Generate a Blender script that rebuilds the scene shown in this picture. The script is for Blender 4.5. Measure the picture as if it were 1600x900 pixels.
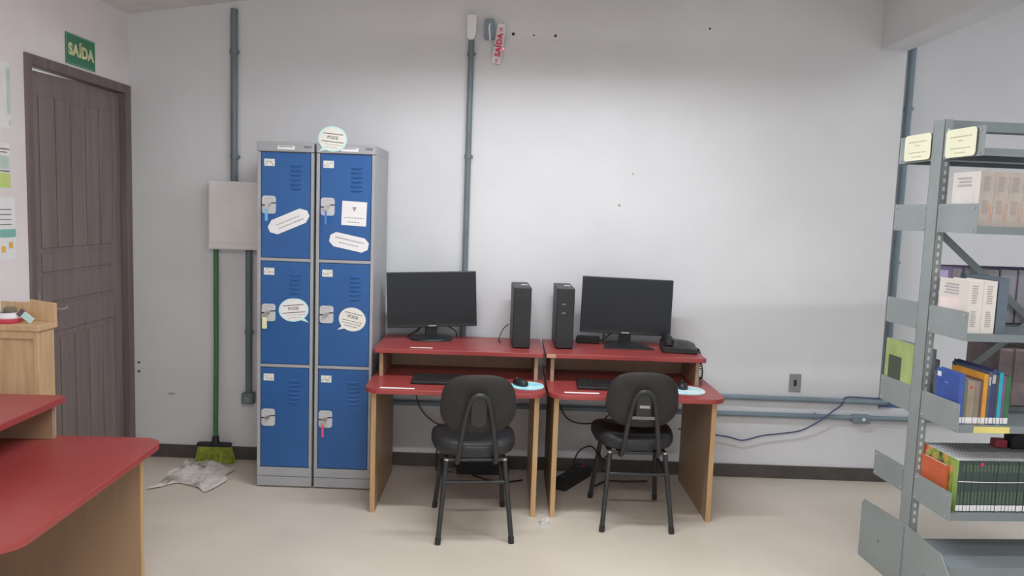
import bpy, bmesh, math, random
from mathutils import Vector, Matrix
random.seed(7)
for o in list(bpy.data.objects):
    bpy.data.objects.remove(o)
SC = bpy.context.scene
COL = SC.collection
R = math.radians

# ------------------------------------------------------------------ camera
cam_d = bpy.data.cameras.new('camera')
cam_d.sensor_width = 36.0
cam_d.lens = 27.0
cam_d.clip_start = 0.05
cam = bpy.data.objects.new('camera', cam_d)
COL.objects.link(cam)
pit, rol = R(5.66), R(2.0)
r0 = Vector((1, 0, 0))
fw = Vector((0, math.cos(pit), -math.sin(pit)))
u0 = Vector((0, math.sin(pit), math.cos(pit)))
rt = r0 * math.cos(rol) + u0 * math.sin(rol)
up = u0 * math.cos(rol) - r0 * math.sin(rol)
mw = Matrix(((rt.x, up.x, -fw.x, 0), (rt.y, up.y, -fw.y, 0), (rt.z, up.z, -fw.z, 1.6), (0, 0, 0, 1)))
cam.matrix_world = mw
SC.camera = cam

# ------------------------------------------------------------------ world, exposure
w = bpy.data.worlds.new('daylight')
SC.world = w
w.use_nodes = True
w.node_tree.nodes['Background'].inputs[0].default_value = (0.92, 0.96, 1.0, 1)
w.node_tree.nodes['Background'].inputs[1].default_value = 2.3
vs = SC.view_settings
vs.view_transform = 'Standard'
vs.look = 'None'
vs.gamma = 1.0
vs.use_curve_mapping = False
vs.exposure = 0.0
# fluorescent luminaires: (x, y, z of the tubes, turn about z, watts, colour)
LAMPS = [(0.15, 3.30, 2.67, R(4), 35, (0.93, 0.97, 1.0), -0.028),
         (0.10, 0.30, 2.93, 0, 68, (1.0, 0.965, 0.93), 0.0),
         (3.35, 1.9, 3.15, 0, 44, (0.93, 0.98, 1.0), 0.0)]

# ------------------------------------------------------------------ materials
def lin(v):
    v /= 255.0
    return v / 12.92 if v <= 0.04045 else ((v + 0.055) / 1.055) ** 2.4

MATS = {}
def mat(name, rgb, rough=0.5, k=1.45, var=0.05, scale=6.0, metal=0.0, spec=0.5, bump=0.0, bscale=60.0,
        stretch=(1, 1, 1), rgb2=None, detail=3.0, coat=0.0, alpha=1.0, trans=0.0, emit=None, lo=0.35, hi=0.65):
    """noise-mottled Principled material; rgb is the colour as it looks in ordinary room light"""
    if name in MATS:
        return MATS[name]
    m = bpy.data.materials.new(name)
    m.use_nodes = True
    nt = m.node_tree
    b = nt.nodes['Principled BSDF']
    c1 = [min(0.9, lin(x) * k) for x in rgb]
    if rgb2 is None:
        c2 = [min(0.92, x * (1 + var * 2)) for x in c1]
        c1 = [x * (1 - var * 2) for x in c1]
    else:
        c2 = [min(0.9, lin(x) * k) for x in rgb2]
    tc = nt.nodes.new('ShaderNodeTexCoord')
    mp = nt.nodes.new('ShaderNodeMapping')
    mp.inputs['Scale'].default_value = stretch
    nz = nt.nodes.new('ShaderNodeTexNoise')
    nz.inputs['Scale'].default_value = scale
    nz.inputs['Detail'].default_value = detail
    cr = nt.nodes.new('ShaderNodeValToRGB')
    cr.color_ramp.elements[0].position = lo
    cr.color_ramp.elements[1].position = hi
    cr.color_ramp.elements[0].color = (*c1, 1)
    cr.color_ramp.elements[1].color = (*c2, 1)
    nt.links.new(tc.outputs['Object'], mp.inputs['Vector'])
    nt.links.new(mp.outputs['Vector'], nz.inputs['Vector'])
    nt.links.new(nz.outputs['Fac'], cr.inputs['Fac'])
    nt.links.new(cr.outputs['Color'], b.inputs['Base Color'])
    b.inputs['Roughness'].default_value = rough
    b.inputs['Metallic'].default_value = metal
    b.inputs['Specular IOR Level'].default_value = spec
    b.inputs['Coat Weight'].default_value = coat
    b.inputs['Alpha'].default_value = alpha
    b.inputs['Transmission Weight'].default_value = trans
    if emit:
        b.inputs['Emission Color'].default_value = (*[lin(x) for x in emit[0]], 1)
        b.inputs['Emission Strength'].default_value = emit[1]
    if bump:
        n2 = nt.nodes.new('ShaderNodeTexNoise')
        n2.inputs['Scale'].default_value = bscale
        n2.inputs['Detail'].default_value = 4
        bp = nt.nodes.new('ShaderNodeBump')
        bp.inputs['Strength'].default_value = bump
        bp.inputs['Distance'].default_value = 0.003
        nt.links.new(mp.outputs['Vector'], n2.inputs['Vector'])
        nt.links.new(n2.outputs['Fac'], bp.inputs['Height'])
        nt.links.new(bp.outputs['Normal'], b.inputs['Normal'])
    MATS[name] = m
    return m

mWALL = mat('painted_plaster', (187, 188, 191), 0.75, var=0.018, scale=1.6, bump=0.12, bscale=35, spec=0.3)
mWALLL = mat('painted_plaster_left', (203, 197, 199), 0.75, var=0.02, scale=2.0, bump=0.12, bscale=35, spec=0.3)
mCEIL = mat('ceiling_paint', (190, 188, 186), 0.85, var=0.02, spec=0.2)
mBASEB = mat('dark_baseboard', (66, 62, 60), 0.5, var=0.08, scale=9)
mSKIRT = mat('grey_conduit', (92, 103, 108), 0.45, var=0.05, scale=4)
mBLUEGREY = mat('bluegrey_conduit', (104, 119, 128), 0.4, var=0.05, scale=4)
mGREYPL = mat('grey_plastic', (118, 120, 124), 0.5)
mLOCK = mat('locker_grey_paint', (142, 144, 148), 0.45, var=0.02)
mBLUE = mat('locker_blue_paint', (36, 80, 134), 0.38, var=0.03, scale=3)
mSILVER = mat('plate_plastic', (172, 173, 176), 0.4, var=0.02)
mMETAL = mat('steel', (190, 188, 182), 0.3, metal=0.9, k=1.2)
mBLACKSLOT = mat('dark_gap', (36, 44, 60), 0.7)
mPAPER = mat('white_paper', (205, 204, 206), 0.8, var=0.012, scale=12, bump=0.1, bscale=14, spec=0.2)
mPAPERC = mat('cyan_edge_paper', (176, 208, 216), 0.7, var=0.02)
mPAPERW = mat('warm_paper', (203, 202, 195), 0.8, var=0.015, scale=10)
mCREAM = mat('cream_card', (204, 204, 180), 0.5, var=0.01)
mINK = mat('grey_ink', (110, 108, 110), 0.8)
mINKL = mat('pale_ink', (148, 147, 150), 0.8)
mINKD = mat('dark_ink', (84, 78, 76), 0.8)
mPLATE = mat('number_plate', (190, 192, 184), 0.5, rgb2=(205, 206, 200), scale=60)
mRED = mat('red_laminate', (134, 56, 55), 0.33, var=0.04, scale=2.5)
mREDE = mat('red_edge', (142, 36, 36), 0.4, var=0.04)
mWOOD = mat('wood_laminate', (138, 118, 97), 0.5, rgb2=(146, 120, 96), scale=5, stretch=(9, 9, 0.7), bump=0.03)
mWOODE = mat('wood_edge', (158, 128, 90), 0.5, rgb2=(170, 140, 100), scale=5, stretch=(8, 8, 0.7))
mOAK = mat('cabinet_wood', (170, 142, 108), 0.5, rgb2=(184, 156, 122), scale=5, stretch=(8, 8, 0.8))
mBLK = mat('black_plastic', (28, 30, 33), 0.42, var=0.06)
mBLKM = mat('black_matte_plastic', (28, 28, 30), 0.6, var=0.06)
mSCREEN = mat('dark_screen', (26, 28, 32), 0.28, var=0.02, scale=2, spec=0.3)
mTOWER = mat('tower_metal', (42, 45, 48), 0.5, var=0.05)
mVINYL = mat('black_vinyl', (34, 36, 39), 0.42, var=0.06, scale=14, bump=0.12, bscale=90)
mFABR = mat('dark_backrest_shell', (34, 32, 31), 0.65, var=0.06, scale=14, bump=0.15, bscale=160)
mTUBE = mat('dark_tube_paint', (36, 38, 39), 0.4, var=0.05)
mRUB = mat('rubber', (32, 32, 33), 0.7)
mDOOR = mat('door_dark_wood', (104, 92, 91), 0.5, rgb2=(116, 104, 103), scale=3, stretch=(7, 7, 0.5), bump=0.06)
mDOORF = mat('door_frame_wood', (92, 80, 80), 0.5, rgb2=(104, 92, 91), scale=3, stretch=(6, 6, 0.6))
mSHELF = mat('shelf_grey_paint', (122, 130, 131), 0.42, var=0.03, scale=4)
mSHELFD = mat('shelf_tray_paint', (104, 112, 115), 0.42, var=0.03, scale=4)
mWHITEPL = mat('white_plastic', (196, 196, 200), 0.4, var=0.02)
mPANEL = mat('panel_box_paint', (202, 201, 201), 0.5, var=0.015)
mGREENH = mat('green_handle', (56, 104, 66), 0.4, var=0.06)
mBRIS = mat('lime_bristles', (126, 140, 52), 0.7, var=0.14, scale=30)
mRAG = mat('grey_rag', (180, 175, 170), 0.9, rgb2=(118, 106, 100), scale=7, detail=6, bump=0.6, bscale=45, lo=0.5, hi=0.66)
mSIGNG = mat('exit_green', (52, 110, 84), 0.5, var=0.03)
mSIGNT = mat('exit_pale', (190, 190, 150), 0.6)
mREDT = mat('red_print', (186, 40, 84), 0.6)
mCABLE = mat('dark_cable', (40, 40, 42), 0.5)
mCABLEB = mat('blue_cable', (58, 60, 100), 0.5)

# ------------------------------------------------------------------ mesh helpers
class MB:
    def __init__(s):
        s.v = []; s.f = []
    def add(s, vs, fs):
        n = len(s.v)
        s.v += [tuple(p) for p in vs]
        s.f += [tuple(i + n for i in q) for q in fs]
        return s
    def box(s, x0, x1, y0, y1, z0, z1, M=None):
        p = [Vector((x, y, z)) for z in (z0, z1) for y in (y0, y1) for x in (x0, x1)]
        if M: p = [M @ q for q in p]
        return s.add(p, [(0, 2, 3, 1), (4, 5, 7, 6), (0, 1, 5, 4), (2, 6, 7, 3), (0, 4, 6, 2), (1, 3, 7, 5)])
    def prism(s, poly, lo, hi, axis='y', M=None):
        """poly: 2D points; axis: extrusion axis (y: poly in xz, z: xy, x: yz)"""
        n = len(poly); p = []
        for h in (lo, hi):
            for a, b in poly:
                p.append(Vector((a, h, b)) if axis == 'y' else Vector((a, b, h)) if axis == 'z' else Vector((h, a, b)))
        if M: p = [M @ q for q in p]
        f = [tuple(range(n)), tuple(range(2 * n - 1, n - 1, -1))]
        f += [(i, i + n, (i + 1) % n + n, (i + 1) % n) for i in range(n)]
        return s.add(p, f)
    def tube(s, pts, r, n=10, cap=True):
        pts = [Vector(p) for p in pts]
        rr = r if isinstance(r, (list, tuple)) else [r] * len(pts)
        a = None; rings = []
        for i, p in enumerate(pts):
            d = (pts[min(i + 1, len(pts) - 1)] - pts[max(i - 1, 0)])
            d = d.normalized() if d.length > 1e-9 else Vector((0, 0, 1))
            if a is None:
                a = d.orthogonal().normalized()
            else:
                a = (a - d * a.dot(d))
                a = a.normalized() if a.length > 1e-6 else d.orthogonal().normalized()
            b = d.cross(a)
            rings.append([p + (a * math.cos(t) + b * math.sin(t)) * rr[i] for t in [2 * math.pi * j / n for j in range(n)]])
        vs = [q for g in rings for q in g]
        fs = []
        for i in range(len(pts) - 1):
            for j in range(n):
                fs.append((i * n + j, i * n + (j + 1) % n, (i + 1) * n + (j + 1) % n, (i + 1) * n + j))
        if cap:
            fs.append(tuple(range(n - 1, -1, -1)))
            fs.append(tuple((len(pts) - 1) * n + j for j in range(n)))
        return s.add(vs, fs)
    def rings(s, rings, cap=True):
        n = len(rings[0]); vs = [q for g in rings for q in g]; fs = []
        for i in range(len(rings) - 1):
            for j in range(n):
                fs.append((i * n + j, i * n + (j + 1) % n, (i + 1) * n + (j + 1) % n, (i + 1) * n + j))
        if cap:
            fs.append(tuple(range(n - 1, -1, -1)))
            fs.append(tuple((len(rings) - 1) * n + j for j in range(n)))
        return s.add(vs, fs)
    def lathe(s, prof, n=24, c=(0, 0, 0)):
        return s.rings([[(c[0] + r * math.cos(2 * math.pi * j / n), c[1] + r * math.sin(2 * math.pi * j / n), c[2] + z)
                         for j in range(n)] for r, z in prof])
    def build(s, name, m, parent=None, bevel=0.0, seg=2, smooth=False, loc=None):
        me = bpy.data.meshes.new(name)
        me.from_pydata(s.v, [], s.f)
        bm = bmesh.new(); bm.from_mesh(me)
        bmesh.ops.recalc_face_normals(bm, faces=bm.faces)
        if bevel:
            es = [e for e in bm.edges if len(e.link_faces) == 2 and e.calc_face_angle(0) > 0.6]
            bmesh.ops.bevel(bm, geom=es, offset=bevel, segments=seg, affect='EDGES', profile=0.5, clamp_overlap=True)
        if smooth:
            for fc in bm.faces: fc.smooth = True
            for e in bm.edges:
                if len(e.link_faces) == 2 and e.calc_face_angle(0) > 0.7: e.smooth = False
        bm.to_mesh(me); bm.free()
        me.materials.append(m)
        o = bpy.data.objects.new(name, me)
        COL.objects.link(o)
        if parent: o.parent = parent
        if loc: o.location = loc
        return o

def tag(o, label=None, cat=None, group=None, kind=None):
    if label: o['label'] = label
    if cat: o['category'] = cat
    if group: o['group'] = group
    if kind: o['kind'] = kind
    return o
def thing(name, label, cat, loc=(0, 0, 0), rot=(0, 0, 0), group=None, kind=None):
    o = bpy.data.objects.new(name, None)
    COL.objects.link(o)
    o.location = loc; o.rotation_euler = rot
    o.empty_display_size = 0.05
    return tag(o, label, cat, group, kind)
def copy_tree(o, parent=None):
    c = o.copy(); COL.objects.link(c)
    if parent: c.parent = parent
    for ch in [x for x in bpy.data.objects if x.parent == o]:
        copy_tree(ch, c)
    return c
def smooth_path(pts, n=6):
    P = [Vector(p) for p in pts]; out = []
    for i in range(len(P) - 1):
        a, b, c, d = P[max(i - 1, 0)], P[i], P[i + 1], P[min(i + 2, len(P) - 1)]
        for k in range(n):
            t = k / n
            out.append(0.5 * ((2 * b) + (c - a) * t + (2 * a - 5 * b + 4 * c - d) * t * t + (3 * b - a - 3 * c + d) * t ** 3))
    out.append(P[-1])
    return out
def rrect(w, h, r, n=5, corners=(1, 1, 1, 1)):
    """rounded rectangle, corners in order (+x+y, -x+y, -x-y, +x-y)"""
    out = []
    for (sx, sy, a0), on in zip(((1, 1, 0), (-1, 1, 90), (-1, -1, 180), (1, -1, 270)), corners):
        if not on:
            out.append((sx * w / 2, sy * h / 2)); continue
        for i in range(n + 1):
            a = R(a0 + 90 * i / n)
            out.append((sx * (w / 2 - r) + r * math.cos(a), sy * (h / 2 - r) + r * math.sin(a)))
    return out
def superell(a, b, e=3.0, n=40):
    out = []
    for i in range(n):
        t = 2 * math.pi * i / n
        c, s_ = math.cos(t), math.sin(t)
        out.append((a * math.copysign(abs(c) ** (2 / e), c), b * math.copysign(abs(s_) ** (2 / e), s_)))
    return out
def text_mesh(body, size, depth=0.0006, spacing=1.0, bold=0.0):
    cu = bpy.data.curves.new('lettering', 'FONT')
    cu.body = body; cu.size = size; cu.align_x = 'CENTER'; cu.align_y = 'CENTER'
    cu.extrude = depth; cu.space_character = spacing; cu.offset = bold
    o = bpy.data.objects.new('lettering', cu)
    COL.objects.link(o)
    me = bpy.data.meshes.new_from_object(o.evaluated_get(bpy.context.evaluated_depsgraph_get()))
    bpy.data.objects.remove(o)
    return me
def lettering(body, size, m, parent, loc, rot, spacing=1.0, bold=0.0):
    me = text_mesh(body, size, 0.0006, spacing, bold)
    me.materials.clear(); me.materials.append(m)
    o = bpy.data.objects.new('lettering', me); COL.objects.link(o)
    o.parent = parent; o.location = loc; o.rotation_euler = rot
    return o
def print_lines(mb, rows, y=-0.0012, solid=False):
    """rows of small printed words in the local xz plane: (centre x, z, width, height)"""
    for cx, z, wd, h in rows:
        if solid:
            mb.box(cx - wd / 2, cx + wd / 2, y - 0.0003, y, z - h / 2, z + h / 2); continue
        x = cx - wd / 2; end = cx + wd / 2
        while x < end - 0.002:
            l = min(random.uniform(0.008, 0.02), end - x)
            mb.box(x, x + l, y - 0.0003, y, z - h / 2, z + h / 2)
            x += l + 0.0035
    return mb

# ------------------------------------------------------------------ setting
YW = 4.68            # back wall
XL = -2.33           # left wall
NX, NY, NZ = 2.295, 4.88, 0.46   # recess in the back wall: left corner, back plane, ledge height
XR, YR = 4.6, -3.6
def ceil_z(x): return 2.686 + 0.147 * (x - XL)

# floor of large faint tiles
def floor_mat():
    m = bpy.data.materials.new('beige_vinyl_floor'); m.use_nodes = True
    nt = m.node_tree; b = nt.nodes['Principled BSDF']
    tc = nt.nodes.new('ShaderNodeTexCoord')
    nz = nt.nodes.new('ShaderNodeTexNoise'); nz.inputs['Scale'].default_value = 1.7; nz.inputs['Detail'].default_value = 5
    cr = nt.nodes.new('ShaderNodeValToRGB')
    c1 = [lin(x) * 1.45 for x in (172, 164, 153)]; c2 = [lin(x) * 1.45 for x in (184, 176, 165)]
    cr.color_ramp.elements[0].position = 0.3; cr.color_ramp.elements[1].position = 0.7
    cr.color_ramp.elements[0].color = (*c1, 1); cr.color_ramp.elements[1].color = (*c2, 1)
    bk = nt.nodes.new('ShaderNodeTexBrick')
    bk.offset = 0.0; bk.inputs['Scale'].default_value = 1.0
    bk.inputs['Brick Width'].default_value = 0.6; bk.inputs['Row Height'].default_value = 0.6
    bk.inputs['Mortar Size'].default_value = 0.0022; bk.inputs['Mortar Smooth'].default_value = 0.3
    bk.inputs['Color1'].default_value = (1, 1, 1, 1); bk.inputs['Color2'].default_value = (0.985, 0.985, 0.985, 1)
    bk.inputs['Mortar'].default_value = (0.94, 0.935, 0.925, 1)
    mx = nt.nodes.new('ShaderNodeMix'); mx.data_type = 'RGBA'; mx.blend_type = 'MULTIPLY'
    mx.inputs['Factor'].default_value = 1.0
    nt.links.new(tc.outputs['Object'], nz.inputs['Vector']); nt.links.new(tc.outputs['Object'], bk.inputs['Vector'])
    nt.links.new(nz.outputs['Fac'], cr.inputs['Fac'])
    nt.links.new(cr.outputs['Color'], mx.inputs['A']); nt.links.new(bk.outputs['Color'], mx.inputs['B'])
    nt.links.new(mx.outputs['Result'], b.inputs['Base Color'])
    b.inputs['Roughness'].default_value = 0.42
    return m
fl = MB().box(XL - 0.12, XR + 0.1, YR - 0.1, NY + 0.1, -0.1, 0.0).build('floor', floor_mat()); tag(fl, kind='structure')

wb = MB()
wb.box(XL - 0.12, NX, YW, YW + 0.32, 0, 3.85)
wb.box(NX, XR + 0.1, YW, YW + 0.32, 0, NZ)
wb.box(NX, XR + 0.1, NY, YW + 0.32, NZ, 3.85)
tag(wb.build('wall_back', mWALL), 'white painted back wall with a shallow recess', kind='structure')
wl = MB()
DY0, DY1, DZ = 3.685, 4.68, 2.268
wl.box(XL - 0.12, XL, YR, DY0, 0, 2.9)
wl.box(XL - 0.12, XL, DY0, DY1, DZ, 2.9)
tag(wl.build('wall_left', mWALLL), kind='structure')
tag(MB().box(XR, XR + 0.1, YR, YW, 0, 3.85).build('wall_right', mWALL), kind='structure')
# rear wall (behind the camera) with two wide window openings
wr = MB()
wr.box(XL - 0.12, XR + 0.1, YR - 0.15, YR, 0, 0.95)
wr.box(XL - 0.12, XR + 0.1, YR - 0.15, YR, 2.35, 3.85)
for a, b_ in ((XL - 0.12, -1.9), (0.9, 1.3), (4.2, XR + 0.1)):
    wr.box(a, b_, YR - 0.15, YR, 0.95, 2.35)
tag(wr.build('wall_rear', mWALL), kind='structure')
cl = MB()
for_c = [(XL - 0.12, ceil_z(XL - 0.12)), (XR + 0.1, ceil_z(XR + 0.1)), (XR + 0.1, ceil_z(XR + 0.1) + 0.1), (XL - 0.12, ceil_z(XL - 0.12) + 0.1)]
cl.prism(for_c, YR - 0.15, NY + 0.1, 'y')
tag(cl.build('ceiling', mCEIL), kind='structure')
bmz = 2.632
bp = [(2.137, bmz), (2.302, bmz), (2.302, ceil_z(2.302)), (2.137, ceil_z(2.137))]
bo = MB().prism(bp, YR, YW, 'y')
tag(bo.build('ceiling_beam', mWALL, bevel=0.004), kind='structure')
bb = MB().box(XL, 3.9, YW - 0.014, YW, 0.0, 0.082)
tag(bb.build('baseboard_back', mBASEB, bevel=0.003), kind='structure')
tag(MB().box(XL, XL + 0.014, YR, DY0 - 0.002, 0, 0.082).build('baseboard_left', mBASEB, bevel=0.003), kind='structure')

# door in the left wall: dark frame, plank leaf
d = thing('door_1', 'dark brown plank door in the left wall', None, (XL, (DY0 + DY1) / 2, 0), kind='structure')
hw = (DY1 - DY0) / 2
MB().box(-0.11, 0.012, -hw, -hw + 0.048, 0, DZ).build('frame_jamb', mDOORF, d, 0.003)
MB().box(-0.11, 0.012, hw - 0.062, hw - 0.002, 0, DZ).build('frame_jamb', mDOORF, d, 0.003)
MB().box(-0.11, 0.012, -hw + 0.048, hw - 0.062, DZ - 0.05, DZ).build('frame_head', mDOORF, d, 0.003)
y0, y1 = -hw + 0.051, hw - 0.065
leaf = MB().prism([(y0, 0.012), (y1, 0.012), (y1, 2.214), (0.12, 2.214), (y0, 2.2005)], -0.068, -0.03, 'x').build('leaf', mDOOR, d)
npl = 5; sx = 0.095
pw = (y1 - y0 - 2 * sx) / npl
for zlo, zhi in ((1.335, 2.09), (0.10, 0.865)):
    for i in range(npl):
        a = y0 + sx + i * pw
        MB().box(-0.031, -0.0235, a + 0.004, a + pw - 0.004, zlo, zhi).build('plank', mDOOR, leaf, 0.0035)
for zlo, zhi in ((1.215, 1.305), (1.06, 1.195), (0.90, 1.04)):
    MB().box(-0.031, -0.024, y0 + sx, y1 - sx, zlo, zhi).build('rail', mDOOR, leaf, 0.003)
for a, b_ in ((y0 + 0.004, y0 + sx - 0.008), (y1 - sx + 0.008, y1 - 0.004)):
    MB().box(-0.031, -0.026, a, b_, 0.02, 2.185).build('stile', mDOOR, leaf, 0.003)
hd = MB()
hd.box(-0.027, -0.022, y0 + 0.035, y0 + 0.07, 0.93, 1.12)
hd.tube([(-0.024, y0 + 0.052, 1.03), (0.028, y0 + 0.052, 1.03)], 0.009)
hd.tube(smooth_path([(0.026, y0 + 0.045, 1.03), (0.03, y0 + 0.10, 1.031), (0.03, y0 + 0.17, 1.024), (0.028, y0 + 0.205, 1.03)]), [0.009] * 6 + [0.0085] * 6 + [0.008] * 7)
hd.build('handle', mMETAL, d, smooth=True)

# ------------------------------------------------------------------ luminaires (the room's ceiling lamps)
for i, (x, y, z, rz, e, colr, sk) in enumerate(LAMPS):
    t = thing('fluorescent_luminaire', ['white hanging fluorescent fitting nearest the back wall',
                                        'white hanging fluorescent fitting behind the viewpoint',
                                        'white hanging fluorescent fitting beyond the ceiling beam'][i],
              'lamp', (x, y, z), (0, 0, rz), 'hanging fluorescent fittings')
    L = 0.8
    h = MB()
    h.box(-L, L, -0.11, 0.11, 0.03, 0.045)
    h.box(-L, L, -0.125, -0.11, sk, 0.045); h.box(-L, L, 0.11, 0.125, sk, 0.045)
    h.box(-L, -L + 0.015, -0.11, 0.11, sk, 0.03); h.box(L - 0.015, L, -0.11, 0.11, sk, 0.03)
    h.build('housing', mWHITEPL, t)
    mt = mat('lit_tube', (250, 250, 250), 0.4, emit=((255, 250, 245), 4.0))
    for yy in (-0.05, 0.05):
        MB().tube([(-L + 0.03, yy, 0.012), (L - 0.03, yy, 0.012)], 0.013).build('tube', mt, t, smooth=True)
    rd = MB()
    for xx in (-0.6, 0.6):
        rd.tube([(xx, 0, 0.045), (xx, 0, ceil_z(x + xx) - z)], 0.006, 6)
    rd.build('hanger_rods', mWHITEPL, t)
    la = bpy.data.lights.new('tube_light', 'AREA'); la.shape = 'RECTANGLE'; la.size = 2 * L - 0.1; la.size_y = 0.10
    la.energy = e; la.color = colr
    lo = bpy.data.objects.new('tube_light', la); COL.objects.link(lo); lo.parent = t; lo.location = (0, 0, -0.004)

# ------------------------------------------------------------------ lockers
def make_locker(xc, wd, label, tags_pos):
    t = thing('locker', label, 'locker', (xc, 4.44, 0), group='two blue and grey lockers')
    W = wd / 2
    MB().box(-W, W, -0.20, 0.215, 0.012, 1.925).build('carcass', mLOCK, t, 0.003)
    fr = MB()
    fr.box(-W, -W + 0.018, -0.22, -0.20, 0.118, 1.88); fr.box(W - 0.016, W, -0.22, -0.20, 0.118, 1.88)
    for z in (1.286, 0.692):
        fr.box(-W + 0.018, W - 0.016, -0.219, -0.20, z, z + 0.016)
    fr.build('front_frame', mLOCK, t, 0.0015)
    cap = MB().box(-W - 0.001, W + 0.001, -0.226, 0.215, 1.882, 1.934).build('cap', mLOCK, t, 0.004)
    MB().box(-W, W, -0.22, -0.20, 0.066, 0.116).build('kick_panel', mLOCK, t, 0.0015)
    MB().box(-W, W, -0.219, -0.20, 0.008, 0.063).build('plinth', mLOCK, t, 0.0015)
    nx = tags_pos
    MB().box(nx - 0.047, nx + 0.047, -0.2275, -0.226, 1.894, 1.914).build('name_strip', mPAPER, cap)
    MB().box(nx - 0.038, nx + 0.036, -0.2280, -0.2274, 1.907, 1.911).build('name_print', mINK, cap)
    MB().box(W - 0.05, W - 0.012, -0.2285, -0.226, 1.905, 1.917).build('maker_badge', mINK, cap)
    xa, xb = -W + 0.021, W - 0.019
    for (zt, zb) in ((1.878, 1.305), (1.283, 0.711), (0.689, 0.121)):
        dm = MB().box(xa, xb, -0.2165, -0.20, zb, zt).build('door', mBLUE, t, 0.002)
        # louvres: little pressed hoods
        for k in range(6):
            z = zt - 0.066 - k * 0.0245
            xl = xb - 0.115; n = 8
            rg = []
            for j in range(n + 1):
                f_ = j / n; x = xl + 0.07 * f_
                hgt = math.sin(math.pi * min(1, max(0, f_))) ** 0.5
                rg.append([(x, -0.2164, z), (x, -0.2164 - 0.008 * hgt, z - 0.0085 * hgt - 0.0005), (x, -0.2164, z - 0.009)])
            MB().rings(rg).build('louvre', mBLUE, dm)
        # number plate
        px = xa + 0.044
        MB().box(px - 0.029, px + 0.029, -0.2185, -0.2165, zt - 0.075, zt - 0.036).build('number_plate', mPLATE, dm, 0.0008)
        nk = MB(); rn = random.Random(int(zt * 1000) + int(xc * 1000))
        for q_ in range(5):
            ax_, az_ = px - 0.022 + 0.0105 * q_ + rn.uniform(-0.002, 0.002), zt - 0.056 + rn.uniform(-0.010, 0.010)
            nk.box(ax_ - rn.uniform(0.002, 0.005), ax_ + rn.uniform(0.002, 0.005), -0.2189, -0.2185, az_ - rn.uniform(0.002, 0.005), az_ + rn.uniform(0.002, 0.005))
        tag(nk.build('number_print', mINKL, dm), kind='stuff')
        # lock plate with slot and latch knob
        lx, lz = xa + 0.042, zt - 0.285
        pl = MB().prism([(lx + a, lz + b_) for a, b_ in rrect(0.076, 0.098, 0.016)], -0.2205, -0.2165, 'y').build('lock_plate', mSILVER, dm, 0.001)
        MB().prism([(lx - 0.039, lz - 0.006), (lx - 0.008, lz - 0.006), (lx + 0.01, lz + 0.006), (lx + 0.039, lz + 0.008),
                    (lx + 0.039, lz + 0.014), (lx + 0.008, lz + 0.012), (lx - 0.012, lz + 0.001), (lx - 0.039, lz + 0.001)],
                   -0.2215, -0.2204, 'y').build('lock_slot', mBLACKSLOT, dm)
        k = MB()
        k.tube([(lx, -0.22, lz + 0.002), (lx, -0.232, lz + 0.002)], 0.011, 14)
        k.box(-0.018, 0.018, -0.236, -0.232, -0.0045, 0.0045, Matrix.Translation((lx, 0, lz + 0.004)) @ Matrix.Rotation(R(-28), 4, 'Y'))
        k.build('latch', mMETAL, dm, smooth=True)
        bar = MB().box(lx - 0.024, lx + 0.02, -0.2209, -0.2204, lz + 0.034, lz + 0.037)
        bar.build('plate_print', mINKL, dm)
    return t, W, xa
LK1 = make_locker(-1.254, 0.308, 'left unit of the blue three-door lockers, beside the wall box', 0.004)
LK2 = make_locker(-0.927, 0.318, 'right unit of the blue three-door lockers, beside the desk', 0.022)

# keys hanging in locks
def locker_key(x, z, col, name, l, label, wd=0.013):
    t = thing('locker_key', label, 'key', (x, 4.2035, z), group='keys in the locker latches')
    MB().box(-0.0012, 0.0012, -0.022, 0.0, -0.006, 0.006).build('key_blade', mMETAL, t)
    MB().prism([(0.011 * math.cos(2 * math.pi * i / 14), -0.012 + 0.014 * math.sin(2 * math.pi * i / 14)) for i in range(14)],
               -0.0255, -0.022, 'y').build('key_head', mMETAL, t, smooth=True)
    MB().prism([(a, b_ - 0.022 - l / 2) for a, b_ in rrect(wd, l, 0.004, 3)], -0.0275, -0.0255, 'y').build('tag', mat(name, col, 0.5), t, 0.0006)
KX1, KX2 = -1.254 - 0.154 + 0.063, -0.927 - 0.159 + 0.063
locker_key(KX1, 1.593, (90, 160, 196), 'blue_tag', 0.065, 'key with a sky-blue tag in the top door of the left locker', 0.015)
locker_key(KX2, 1.593, (64, 112, 176), 'dark_blue_tag', 0.075, 'key with a darker blue strip in the top door of the right locker', 0.012)
locker_key(KX1 - 0.008, 0.998, (196, 214, 160), 'pale_green_tag', 0.062, 'key with a pale green tag in the middle door of the left locker', 0.026)
locker_key(KX2 - 0.004, 0.404, (206, 66, 92), 'red_tag', 0.07, 'key with a red tag in the lowest right locker door', 0.013)

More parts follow.
